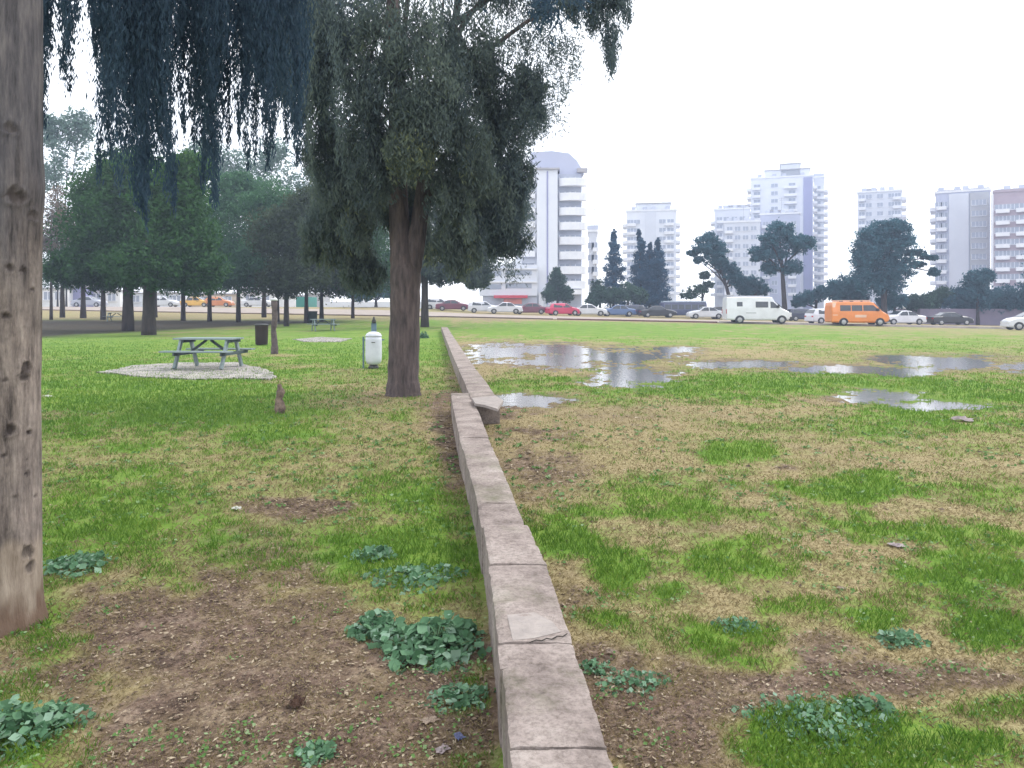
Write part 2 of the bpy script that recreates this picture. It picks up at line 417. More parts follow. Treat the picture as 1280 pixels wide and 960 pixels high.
def blob_clumps(blobs, k_each, shell=.5, seedtint=True):
    """blobs: (cx,cy,cz,rx,ry,rz,tint) -> clump centres spread through each"""
    C = []; T = []; S = []
    for (cx, cy, cz, rx, ry, rz, ti) in blobs:
        d = rng.normal(size=(k_each, 3)); d /= np.linalg.norm(d, axis=1)[:, None]
        r = rng.random(k_each)**shell
        C.append(np.array([cx, cy, cz])+d*r[:, None]*np.array([rx, ry, rz]))
        T.append(np.clip(ti+.35*(rng.random(k_each)-.5), 0, 1)); S.append(np.full(k_each, min(rx, ry, rz)))
    return np.concatenate(C), np.concatenate(T), np.concatenate(S)
def trunk_mesh(name, pts, rad, material, parent, n=14, limbs=(), rough=.06, sub=5):
    m = MB()
    def dense(pts, rad):
        Pp = []; Rr = []
        for i in range(len(pts)-1):
            for k in range(sub):
                t = k/sub; Pp.append(Vector(pts[i]).lerp(Vector(pts[i+1]), t)); Rr.append((rad[i]*(1-t)+rad[i+1]*t)*(1+random.uniform(-rough, rough)))
        return Pp+[Vector(pts[-1])], Rr+[rad[-1]]
    m.tube(*dense(pts, rad), n=n)
    for lp, lr in limbs: m.tube(*dense(lp, lr), n=8)
    o = m.build(name, material, parent, smooth=True)
    return o

def round_tree(name, label, cat, base, height, crown, leafm, group=None, trunk_r=.15, trunk_top=None, lean=(0,0), leaf=.22, k=70, npc=26, spreadf=.19, barkm=None, asp=.45, droop=.0, crown_bottom=None, seed=1):
    """crown: list of blobs relative to base"""
    random.seed(seed)
    t = empty(name, base, 0, label, cat, group)
    tt = trunk_top or height*.6
    pts = [(0,0,-.15),(lean[0]*.1, lean[1]*.1, tt*.25),(lean[0]*.5, lean[1]*.5, tt*.6),(lean[0], lean[1], tt)]
    limbs = []
    for b in crown:
        a = Vector(pts[2]).lerp(Vector(pts[3]), random.random()*.8)
        e = Vector(b[:3]); mid = a.lerp(e, .5)+Vector((random.uniform(-.1,.1), 0, random.uniform(0,.25)))
        limbs.append(([a, mid, e], [trunk_r*.45, trunk_r*.28, trunk_r*.1]))
    trunk_mesh('trunk', pts, [trunk_r*1.35, trunk_r, trunk_r*.85, trunk_r*.6], barkm or M['bark_dark'], t, n=10, limbs=limbs, sub=3)
    C, T, S = blob_clumps(crown, k); npc = int(npc*1.35)
    sp = np.stack([S*spreadf, S*spreadf, S*spreadf*.8], 1)
    crown_from('crown', [leaf_cloud(C, npc, sp, leaf, asp, droop, T)], leafm, t)
    return t

LF = {}
LF['grove'] = leafmat('grove_pine_needles', (.014,.042,.016), (.052,.135,.038), (.15,.25,.07), .35)
LF['grove2'] = leafmat('grove_blue_green_needles', (.022,.065,.036), (.075,.18,.08), (.16,.30,.11), .35)
LF['brownish'] = leafmat('dull_olive_foliage', (.022,.036,.018), (.065,.09,.04), (.14,.17,.07), .3)
LF['dry'] = leafmat('dry_brown_foliage', (.10,.08,.06), (.2,.16,.12), (.3,.25,.2), .2)
LF['silver'] = leafmat('silver_green_foliage', (.07,.12,.11), (.16,.24,.2), (.25,.34,.3), .3)
LF['far'] = leafmat('far_tree_foliage', (.025,.08,.11), (.05,.14,.17), (.10,.2,.17), .25)  # blue of the distant haze mixed into the leaf colour
LF['farblue'] = leafmat('cypress_foliage', (.018,.065,.12), (.04,.11,.18), (.07,.16,.18), .25)  # haze blue put into the cypress leaf colour as well
LF['bush'] = leafmat('bush_foliage', (.02,.05,.04), (.045,.10,.06), (.09,.16,.07), .15)
LF['mid'] = leafmat('drooping_conifer_foliage', (.05,.08,.11), (.13,.165,.13), (.30,.32,.10), .45)  # bluish low end: lens flare tint painted into the leaves
LF['left'] = leafmat('hanging_branchlet_foliage', (.032,.06,.10), (.06,.105,.15), (.11,.16,.14), .5)  # blue cast of the lens flare put into the leaf colour

# ------------------------------------------------------------------ grove on the left
def gt(px, basepy, top, crown_px, leafm, name, label, cat, group='trees of the dark grove', tr=.17, seed=1, k=70, npc=26, leaf=.2, **kw):
    """crown_px blobs: (px,py,rx_px,ry_px,depth_offset,tint)"""
    b = G(px, basepy); y = b.y; cr = []
    for (cx, cy, rx, ry, dd, ti) in crown_px:
        cx += random.uniform(-4,4); cy += random.uniform(-5,3) if cy < 330 else 0; c = P(cx, cy, y+dd); s = (y+dd)/F*random.uniform(.98,1.2)
        cr.append((c.x-b.x, dd, c.z-b.z, rx*s, max(rx*s*.8, .3), ry*s, ti))
    return round_tree(name, label, cat, b, 5, cr, leafm, group, trunk_r=tr*.78, trunk_top=max(min(P(px, top, y).z-b.z, 9), 1), leaf=leaf*1.15, seed=seed, k=int(k*1.25), npc=int(npc*1.25), **kw)

gt(160, 414, 260, [(130,300,50,40,0,.35),(165,250,50,42,0,.5),(170,215,42,30,0,.6),(120,250,34,35,1,.5),(205,300,42,45,-1,.35),(165,335,70,26,0,.2),(100,335,40,24,1,.2)], LF['grove'],
   'pine_tree', 'broad dark green tree with thick trunk in the middle of the left grove', 'tree', tr=.38, seed=2, k=110, npc=42)
gt(186, 419, 300, [(215,245,40,38,0,.6),(235,215,26,20,0,.7),(225,290,38,35,0,.5),(190,330,45,25,-1,.25),(240,335,34,24,0,.35)], LF['grove'],
   'pine_tree', 'dark thick-trunked tree nearest in the grove, standing on bare soil', 'tree', tr=.4, seed=3, k=100, npc=40)
gt(104, 398, 330, [(90,300,40,40,0,.3),(75,330,36,30,0,.2),(115,320,40,36,0,.25)], LF['grove'], 'pine_tree', 'dark tree with straight trunk, next right of the thin pair in the grove', 'tree', tr=.3, seed=4)
gt(129, 400, 330, [(135,320,40,35,0,.2),(140,345,46,16,0,.15)], LF['grove'], 'pine_tree', 'dark tree close to the left of the thick trunk, half lost in grove shade', 'tree', tr=.26, seed=5)
gt(72, 392, 340, [(60,335,25,26,0,.2),(80,345,26,14,0,.2)], LF['grove'], 'slender_tree', 'thin crooked trunk tree at the far left of the grove before a white wall', 'tree', tr=.14, seed=6, k=50)
gt(83, 392, 340, [(88,345,22,16,0,.2),(100,335,22,20,1,.3)], LF['grove'], 'slender_tree', 'thin straight trunk tree right beside the crooked thin one, before a white wall', 'tree', tr=.16, seed=7, k=50)
gt(194, 397, 340, [(205,330,30,30,0,.25),(190,350,34,12,0,.15)], LF['grove'], 'pine_tree', 'dark tree peeping out right behind the nearest thick trunk of the grove', 'tree', tr=.24, seed=8, k=60)
gt(229, 401, 300, [(232,285,38,40,0,.5),(250,320,36,36,0,.45),(222,342,40,24,0,.2),(245,345,36,20,-1,.2),(225,250,30,26,0,.6)], LF['grove2'], 'pine_tree', 'blue-green tree, leftmost of the three slim trunks behind the near table', 'tree', tr=.22, seed=9, k=90, npc=36)
gt(262, 402, 300, [(272,300,46,44,0,.55),(285,255,36,34,0,.65),(265,342,44,24,0,.3),(280,320,40,30,-1,.4),(300,235,26,18,0,.5)], LF['grove2'], 'pine_tree', 'blue-green tree in the middle of the three slim trunks behind the table', 'tree', tr=.2, seed=10, k=90, npc=36)
gt(298, 403, 300, [(315,300,46,42,0,.6),(330,255,36,32,0,.6),(305,342,48,24,0,.4),(320,325,40,30,-1,.45),(350,270,32,30,0,.45)], LF['grove2'], 'pine_tree', 'light green tree right of the three slim trunks behind the table', 'tree', tr=.2, seed=11, k=90, npc=36)
gt(347, 402, 310, [(345,340,38,26,0,.3),(330,345,34,20,-1,.3),(360,300,30,30,1,.4)], LF['brownish'], 'pine_tree', 'dull olive tree with slim trunk just behind the thin post', 'tree', tr=.17, seed=12, k=60, npc=30)
gt(358, 408, 300, [(372,320,40,34,0,.4),(385,280,38,34,0,.35),(405,260,40,30,0,.4),(350,290,30,30,0,.4),(360,350,44,18,0,.15),(372,345,40,22,-1,.25)], LF['brownish'], 'pine_tree', 'dull olive tree standing right of the thin post', 'tree', tr=.2, seed=13, k=90, npc=34)
gt(383, 404, 310, [(400,300,36,40,0,.3),(400,340,40,22,0,.2),(425,270,34,30,0,.35)], LF['brownish'], 'pine_tree', 'dark olive tree rising behind the far picnic table, dark bin at its foot', 'tree', tr=.2, seed=14, k=90, npc=34)
gt(402, 402, 320, [(430,330,44,36,0,.3),(450,290,40,36,0,.4),(420,350,48,18,0,.1),(440,345,44,20,-1,.15),(470,250,30,30,0,.4)], LF['grove'], 'pine_tree', 'dark green tree right behind the far picnic table', 'tree', tr=.19, seed=15, k=90, npc=34)
gt(441, 398, 320, [(460,320,36,32,0,.3),(470,350,38,18,0,.15),(490,330,30,30,0,.2),(465,285,26,26,0,.4)], LF['grove2'], 'pine_tree', 'dark tree behind the white bin, last of the grove before the forked tree', 'tree', tr=.18, seed=16, k=70, npc=34)
gt(330, 396, 220, [(330,225,44,30,0,.6),(290,215,34,26,0,.5),(375,245,30,26,0,.5),(345,200,30,22,0,.6),(265,200,26,24,0,.6),(400,225,20,22,0,.5)], LF['silver'], 'tall_tree', 'pale blue-green tree top showing above the grove against the sky', 'tree', None, tr=.25, seed=17, k=40, npc=22, leaf=.28)
gt(78, 395, 200, [(82,180,30,34,0,.6),(70,215,26,26,0,.7),(100,160,18,20,0,.5),(62,165,16,24,0,.6)], LF['silver'], 'tall_tree', 'airy silver-green tree rising behind the grove beside the pale trunk', 'tree', None, tr=.25, seed=18, k=45, npc=16, leaf=.28)
gt(64, 400, 280, [(70,270,20,32,0,.5),(62,300,16,26,0,.4),(84,285,14,22,0,.5)], LF['dry'], 'dry_tree', 'withered brown-leaved tree at the grove edge beside the pale trunk', 'tree', None, tr=.15, seed=19, k=45, npc=20, leaf=.2)
gt(531, 409, 250, [(560,280,50,50,0,.3),(600,310,34,40,0,.35),(545,340,40,16,0,.2),(630,260,34,50,1,.4),(600,230,40,50,1,.35),(590,345,20,12,0,.4)], LF['mid'], 'drooping_tree', 'blue-grey foliaged tree standing behind the forked tree near the low wall', 'tree', None, tr=.3, seed=20, k=100, npc=44, leaf=.2, droop=.4)

# ------------------------------------------------------------------ middle forked tree
def forked_tree():
    b = G(504, 495); y0 = b.y
    t = empty('forked_conifer', b, 0, 'large drooping conifer with forked trunk beside the low concrete wall', 'tree')
    def rel(px, py, dd=0): return P(px, py, y0+dd)-b
    m = 'trunk'; s = y0/F
    main = [rel(504, 512), rel(504,490), rel(504, 470), rel(506, 400), rel(507, 345), rel(500,300), rel(498, 250), rel(497, 190), rel(495, 90), rel(490,-60), rel(488,-260)]
    rad = [26*s, 22*s, 19.5*s, 18.5*s, 19*s, 13*s, 12*s, 11*s, 9*s, 6*s, 2*s]
    limb = [rel(508,365), rel(516, 325), rel(524, 280), rel(530, 230), rel(545, 150,.2), rel(570,20,.3), rel(590,-150,.3)]
    lr = [15*s, 13*s, 11*s, 10*s, 8*s, 5*s, 2*s]
    limbs = [(limb, lr)]
    tips = []
    random.seed(5)
    blobs = []
    def B(px, py, rx, ry, dd, ti):
        c = rel(px, py, dd); ss = (y0+dd)/F
        blobs.append((c.x, c.y, c.z, rx*ss, rx*ss*.9, ry*ss, ti)); tips.append(c)
    for a in [(430,40,55,50,-.6,.2),(400,110,40,60,-.3,.15),(450,120,55,60,-1,.3),(500,60,60,60,-1.3,.45),(520,130,55,50,-1.5,.45),(560,60,60,60,-.8,.4),
              (560,160,50,55,-1,.3),(515,185,36,40,-1.4,.75),(470,200,40,50,-.8,.35),(450,260,36,50,0,.55),(590,200,44,50,-.6,.5),(600,265,44,50,0,.3),
              (565,260,34,46,-.7,.55),(570,310,34,36,-.3,.6),(640,230,30,60,.3,.15),(635,290,28,40,.3,.15),(430,320,30,36,.6,.6),(610,100,45,50,0,.3),(460,-40,90,60,0,.3),(560,-50,100,60,0,.3),(640,-20,70,50,.2,.2),
              (700,-30,60,35,.2,.15),(765,-15,30,25,.1,.1),(620,160,36,44,.4,.25),(380,10,50,40,0,.1),(505,270,30,40,.9,.5),(520,300,30,34,1.0,.4),(512,235,34,40,.8,.5),(440,215,40,50,.4,.3),(415,270,30,40,.5,.35),(355,20,40,50,-.2,.1),(345,80,26,50,-.2,.15),(385,60,40,50,-.4,.15),(410,190,34,44,.2,.3),(425,240,34,40,.3,.45),(400,300,26,34,.8,.5),(455,340,26,26,.7,.5),(660,120,30,40,.3,.15),(500,-160,120,90,0,.3),(540,-300,80,90,0,.3),(500,-400,40,60,0,.3)]:
        B(*a)
    for q in tips[::1]:
        a = Vector(main[6]).lerp(Vector(main[9]), random.random())
        if q.x > .6: a = Vector(limb[2]).lerp(Vector(limb[5]), random.random())
        limbs.append(([a, a.lerp(q, .5)+Vector((0,0,.25)), q], [.06, .035, .012]))
    trunk_mesh('trunk', main, rad, M['bark'], t, n=22, limbs=limbs, rough=.035, sub=6)
    C, T, S = blob_clumps(blobs, 40, .6)
    sp = np.stack([S*.14, S*.14, S*.24], 1)
    clouds = [leaf_cloud(C, 190, sp*1.1, .085, .24, .55, T)]
    # airy sprays at the right edge, hanging tips
    Cs = []; Ts = []
    for (px, py, w, h, n) in [(660,70,40,40,26),(690,100,30,40,20),(665,140,34,30,22),(700,50,26,30,14),(650,180,30,30,16),(715,80,14,30,7),(690,10,40,20,18),(640,40,30,40,16),(680,160,24,22,9),(630,340,20,14,6)]:
        for _ in range(n):
            c = rel(px+random.gauss(0, w*.5), py+random.gauss(0, h*.5), random.uniform(-.8,.9)); Cs.append(c); Ts.append(.15+.2*random.random())
    Cs = np.array(Cs); clouds.append(leaf_cloud(Cs, 70, np.tile([.07,.07,.11], (len(Cs),1)), .075, .2, .45, np.array(Ts)))
    # the two solid hanging tips upper right
    Cs = []; Sp = []
    for (x0, y0_, x1, y1, w0, w1, n) in [(752,-20,766,84,32,5,30),(735,-20,742,35,22,8,14),(700,-10,720,22,14,8,10),(770,-20,786,22,14,4,8)]:
        for k in range(n):
            f = k/(n-1); ww = w0*(1-f)+w1*f
            Cs.append(rel(x0+(x1-x0)*f+random.gauss(0, ww*.25), y0_+(y1-y0_)*f, random.uniform(-.3,.3))); Sp.append([ww*.011*.55, .12, .09])
    clouds.append(leaf_cloud(np.array(Cs), 170, np.array(Sp), .07, .22, .6, np.full(len(Cs), .1)))
    # curtain of streamers on the left side, upper
    clouds.append(streamers([(px, random.uniform(-60,-20), py+random.uniform(-25,25), random.uniform(8,14)) for px, py in
        [(352,150),(362,110),(372,170),(385,190),(398,150),(408,190),(418,220),(392,230),(430,200)]], y0-1.0, 1.4, b, .07, 240))
    crown_from('crown', clouds, LF['mid'], t)
def streamers(lst, y, dy, b, leaf, per_m):
    V = []; T = []
    for (px, top, bot, w) in lst:
        yy = y+random.uniform(-dy, dy); a = P(px, top, yy)-b; e = P(px+random.uniform(-6,6), bot, yy)-b
        n = max(6, int((a-e).length/.08)); f = np.linspace(0, 1, n)[:, None]
        sway = np.stack([np.sin(f[:,0]*random.uniform(3,7)+px)*.03, 0*f[:,0], 0*f[:,0]], 1)
        C = np.array(a)*(1-f)+np.array(e)*f+sway
        wm = w*yy/F*(1-.75*f**2.2)*(.75+.5*rng.random((n,1)))
        S = np.concatenate([wm*.62, wm*.62, np.full((n,1), .05)], 1)
        v, t = leaf_cloud(C, max(8, int(per_m*(a-e).length/n)), S, leaf, .2, .7, np.full(n, random.uniform(.1,.6)))
        V.append(v); T.append(t)
    return np.concatenate(V), np.concatenate(T)
forked_tree()

# ------------------------------------------------------------------ pale trunk at the left edge
def left_tree():
    b = G(0, 783); y0 = b.y
    t = empty('weeping_conifer', b, 0, 'tall tree with pale knotty trunk at the left edge and dark hanging branchlets', 'tree')
    n = 110; rows = 520; H = 5.6; V = []; kn = []
    def cx(z): return .012*math.sin(z*1.4)+.02*z*.0
    knots = []
    def atpx(px, py, r, dk):
        # meet of the sight line with the trunk cylinder
        a_, b_, c_ = ray(px, py); o = (-b.x, -b.y); A = a_*a_+b_*b_; Bq = a_*o[0]+b_*o[1]; Cq = o[0]**2+o[1]**2-.175**2
        tt = (-Bq-math.sqrt(max(Bq*Bq-A*Cq, 0)))/A; knots.append((o[0]+a_*tt, o[1]+b_*tt, CZ+c_*tt-b.z, r, dk))
    for a in [(14,538,.032,1),(38,540,.02,1),(35,592,.014,1),(34,575,.008,.8),(30,470,.026,.9),(8,395,.02,.8),(6,475,.014,.8),(12,335,.022,.6),(30,338,.018,.9),(35,690,.035,.75),(38,708,.03,.7),
              (4,570,.012,.8),(20,245,.05,.8),(40,270,.03,.5),(14,160,.03,.5),(40,362,.012,.8),(33,460,.03,.8),(45,620,.012,.5),(20,620,.01,.5)]: atpx(*a)
    zz = np.linspace(-.12, H, rows); th = np.linspace(0, 2*PI, n, endpoint=False)
    TH, Z = np.meshgrid(th, zz); 
    rad = np.interp(Z, [-.12,0,.08,.25,1,2.2,3,H], [.215,.2,.183,.176,.172,.180,.176,.14])
    X0 = np.cos(TH); Y0 = np.sin(TH)
    rad = rad*(1+.035*(fbm(TH*1.6+3, Z*1.5, 61, 4)-.5)*2+.02*(fbm(TH*7, Z*1.2, 63, 4)-.5)*2+.05*np.exp(-((Z-2.12)/.12)**2)*(X0 > -.2))
    X = X0*rad; Y = Y0*rad
    k = np.zeros_like(X); dr = np.zeros_like(X)
    for (kx, ky, kz, r, dk) in knots:
        e = ((X-kx)**2+(Y-ky)**2)/r**2+((Z-kz)/(r*.85))**2; front = 1.0
        e = e*(1+(fbm(TH*9, Z*30, 71, 3)-.5)*1.6)+(fbm(TH*20+5, Z*55, 72, 2)-.5)*1.6
        k = np.maximum(k, dk*(1-sm(.4, 1.3, e))*front); dr += (-.010*np.exp(-e)+.008*np.exp(-(e-1.4)**2*2))*front
    X = X0*(rad+dr); Y = Y0*(rad+dr)
    low = 1-sm(.36, .44, Z+.06*(fbm(TH*2.5, Z*3, 81, 3)-.5)*2)          # stripped paler foot
    foot = (1-sm(.05, .2, Z+.12*(fbm(TH*3, Z*6, 83, 3)-.5)*2+.12*(X0 < .35)))   # brown rotten rim
    Vv = np.stack([X, Y, Z], -1).reshape(-1, 3)
    i = np.arange(rows*n).reshape(rows, n); j = np.roll(i, -1, 1)
    Fc = np.stack([i[:-1], j[:-1], j[1:], i[1:]], -1).reshape(-1, 4)
    m, nt, bb = mat('pale_knotty_bark'); L = nt.links.new
    at = nt.nodes.new('ShaderNodeAttribute'); at.attribute_name = 'knot'; sp = nt.nodes.new('ShaderNodeSeparateColor'); L(at.outputs['Color'], sp.inputs[0])
    f1 = noise(nt, 16, 7, .7, stretch=(1.5,1.5,.22)); f2 = noise(nt, 3.5, 5, .6, stretch=(1,1,.6)); f3 = noise(nt, 60, 4, .7, stretch=(1,1,.5))
    c1 = ramp(nt, f1, [(.32, (.05,.04,.036)), (.46, (.18,.15,.135)), (.6, (.28,.24,.215)), (.72, (.36,.32,.29))])
    c2 = ramp(nt, f2, [(.35, (.42,.40,.40)), (.62, (1.08,1.04,1.0))])
    c3 = ramp(nt, f3, [(.3, (.7,.7,.7)), (.6, (1.05,1.05,1.05))])
    def mul(a, b_):
        x = nt.nodes.new('ShaderNodeMix'); x.data_type = 'RGBA'; x.blend_type = 'MULTIPLY'; x.inputs[0].default_value = 1
        L(a, x.inputs[6]); L(b_, x.inputs[7]); return x.outputs[2]
    def mx(f, a, col):
        x = nt.nodes.new('ShaderNodeMix'); x.data_type = 'RGBA'; L(f, x.inputs[0]); L(a, x.inputs[6])
        if isinstance(col, tuple): x.inputs[7].default_value = (*col, 1)
        else: L(col, x.inputs[7])
        return x.outputs[2]
    c = mul(mul(c1.outputs[0], c2.outputs[0]), c3.outputs[0])
    ao = nt.nodes.new('ShaderNodeAttribute'); ao.attribute_name = 'dark_top'; top_bark = ramp(nt, f1, [(.32, (.022,.02,.024)), (.5, (.075,.068,.075)), (.68, (.14,.125,.125))]); c = mx(ao.outputs['Fac'], c, top_bark.outputs[0])
    pale = ramp(nt, f1, [(.3, (.24,.18,.13)), (.65, (.40,.33,.25))])
    half = nt.nodes.new('ShaderNodeMath'); half.operation = 'MULTIPLY'; half.inputs[1].default_value = .6; L(sp.outputs[1], half.inputs[0])
    c = mx(half.outputs[0], c, pale.outputs[0]); c = mx(sp.outputs[2], c, (.09,.045,.025)); c = mx(sp.outputs[0], c, (.035,.025,.022))
    L(c, bb.inputs['Base Color']); bb.inputs['Roughness'].default_value = .9; bump(nt, bb, f1, .8, .02)
    dark_top = sm(1.55, 2.25, Z+.5*(fbm(TH*2.2, Z*2.0, 85, 4)-.5)*2)  # bark colour gets darker towards the top, with a ragged edge
    me = mesh_np('trunk', Vv, Fc, 4, {'dark_top': dark_top.reshape(-1), 'knot': np.stack([k, low, foot*.8], -1).reshape(-1, 3)})
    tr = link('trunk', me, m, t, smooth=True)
    # limbs above the frame
    random.seed(9); lm = MB(); ends = [(-1.2,.6,6.6),(1.4,.8,6.0),(2.2,1.6,5.2),(.6,2.4,6.2),(-.6,-1.2,6.4),(1.2,3.4,5.3),(.1,.1,7.6)]
    for e in ends:
        a = Vector((0,0,H-.3-random.random()*.9)); e = Vector(e); lm.tube([a, a.lerp(e,.5)+Vector((0,0,.3)), e], [.07,.05,.02], 8)
    lm.tube([(0,0,H-.2),(.02,0,H+1),(.1,.1,7.6)], [.14,.09,.02], 12)
    lm.build('branch', M['bark'], t, smooth=True)
    blobs = [(e[0], e[1], e[2], 1.1, 1.1, .6, .3) for e in ends]+[(1.6,2.2,4.7,1.3,1.2,.45,.2),(.3,2.5,4.9,1.2,1.0,.45,.2),(-1,1.5,4.9,1.0,1.0,.4,.2),(2.6,3,4.6,.9,1,.4,.2)]
    C, T, S = blob_clumps(blobs, 26, .5)
    clouds = [leaf_cloud(C, 110, np.stack([S*.2,S*.2,S*.25],1), .08, .22, .5, T)]
    L1 = []
    # (px, bottom py, half width px)
    for px, bot, w in [(40,60,14),(52,150,10),(62,30,8),(70,20,9),(84,118,11),(92,60,6),(104,30,8),(55,110,8),
                       (128,110,9),(140,175,14),(150,235,15),(160,250,14),(150,120,12),(168,160,9),(172,215,14),(186,245,14),(192,235,13),(201,190,12),(208,232,12),(196,100,14),
                       (214,70,7),(230,60,8),(240,130,10),(246,170,9),(252,225,10),(262,252,12),(272,240,12),(282,170,9),(268,130,12),(258,60,14),
                       (297,50,8),(308,120,9),(316,190,10),(325,150,9),(333,200,10),(345,120,10),(322,50,14),(340,60,12),(292,165,6),(225,160,6),(116,60,6),(178,150,10),(30,20,20),(10,20,20),(360,60,12),(376,90,12),(300,30,16),(280,60,12),(240,60,14),(205,60,14),(135,60,14),(150,60,14),(170,60,12),(352,130,12),(365,160,10),(185,120,14),(160,190,13),(190,190,12),(262,190,14),(272,200,10),(318,100,14),(330,140,12),(44,120,10),(60,90,9),(352,175,10),(372,200,10),(338,185,11),(300,90,12),(310,200,8),(128,190,12),(135,215,10),(176,260,12),(215,255,10),(180,275,9)]:
        w *= 1.25; L1.append((px+random.uniform(-3,3), -60, bot+random.uniform(-12,8), w))
        if w > 7: L1.append((px+random.uniform(-8,8), -60, bot*random.uniform(.5,.85), w*.9))
    clouds.append(streamers(L1, y0+2.6, .9, b, .05, 620))
    crown_from('crown', clouds, LF['left'], t)
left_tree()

# ------------------------------------------------------------------ low concrete walls
def conc_mat():
    m, nt, b = mat('weathered_concrete'); L = nt.links.new
    f = noise(nt, 3, 8, .7); g = noise(nt, 45, 6, .75); v = nt.nodes.new('ShaderNodeTexVoronoi'); v.inputs['Scale'].default_value = 14
    tc = nt.nodes.new('ShaderNodeTexCoord'); L(tc.outputs['Object'], v.inputs['Vector'])
    r = ramp(nt, f, [(.3, (.13,.105,.095)), (.46, (.27,.225,.205)), (.56, (.33,.28,.255)), (.7, (.42,.37,.335))])
    r2 = ramp(nt, g, [(.3, (.5,.48,.46)), (.55, (1,1,1)), (.75, (1.15,1.12,1.1))])
    r3 = ramp(nt, v.outputs['Distance'], [(.03, (.55,.5,.48)), (.1, (1,1,1))])
    x = nt.nodes.new('ShaderNodeMix'); x.data_type = 'RGBA'; x.blend_type = 'MULTIPLY'; x.inputs[0].default_value = 1
    L(r.outputs[0], x.inputs[6]); L(r2.outputs[0], x.inputs[7])
    x2 = nt.nodes.new('ShaderNodeMix'); x2.data_type = 'RGBA'; x2.blend_type = 'MULTIPLY'; x2.inputs[0].default_value = .5
    L(x.outputs[2], x2.inputs[6]); L(r3.outputs[0], x2.inputs[7])
    x3 = nt.nodes.new('ShaderNodeMix'); x3.data_type = 'RGBA'; x3.inputs[7].default_value = (.11,.12,.06,1)
    r4 = ramp(nt, noise(nt, 1.9, 9, .75), [(.52, (0,0,0)), (.72, (.6,.6,.6))]); L(r4.outputs[0], x3.inputs[0]); L(x2.outputs[2], x3.inputs[6])
    L(x3.outputs[2], b.inputs['Base Color']); b.inputs['Roughness'].default_value = .92; b.inputs['Specular IOR Level'].default_value = .2
    bump(nt, b, g, .7, .012); return m
M['conc'] = conc_mat()
M['conc2'] = vary('smooth_grey_mortar', (.33,.29,.265), (.25,.22,.205), 14, .9, bm=.6)
def wall_block(Lp, Rp, H, parent, mt=None, seed=0, jag0=.0, jag1=.0):
    """block between left edge points Lp and right edge points Rp (world xy), fine grid with worn edges"""
    n = max(2, int((Vector(Lp[1])-Vector(Lp[0])).length/.03)); V = []; nx = 12
    n = min(n, 160)
    o = seed*13.7
    prof = [(0,-.25),(0,.12),(0,.22),(0,1),(.03,1.0)]+[((k+.5)/(nx-4)*.94+.03, 1.0) for k in range(nx-5)]+[(.97,1.0),(1,1),(1,.22),(1,.12),(1,-.25)]
    us = []; 
    for i in range(n+1):
        f = i/n; a = Vector(Lp[0]).lerp(Vector(Lp[1]), f); c = Vector(Rp[0]).lerp(Vector(Rp[1]), f)
        for (u, h) in prof:
            p = a.lerp(c, u); j = (jag0*(1-f) if f < .5 else jag1*f)
            nn = float(vn(u*3+o, f*n*.35, 3))-.5; n2 = float(vn(u*9+o, f*n*1.3, 7))-.5
            z = H*h if h < 1 else H+.005*nn+.003*n2
            if h == 1 and u in (0, 1, .03, .97): z -= .003+abs(n2)*.016*(1 if u in (0,1) else .3)
            px = p.x+(nn*.006+n2*.004 if u in (0,1) else 0); 
            e = (f == 0)*-1+(f == 1)*1
            py = p.y-(e*.004)+(e*n2*.005)
            V.append((px, py, z))
    m = len(prof); Fs = []
    for i in range(n):
        for k in range(m-1): Fs.append((i*m+k, i*m+k+1, (i+1)*m+k+1, (i+1)*m+k))
    Fs += [tuple(range(m)), tuple(range(n*m, (n+1)*m))[::-1]]
    mb = MB(); mb.add(V, Fs); return mb.build('wall_block', mt or M['conc'], parent)
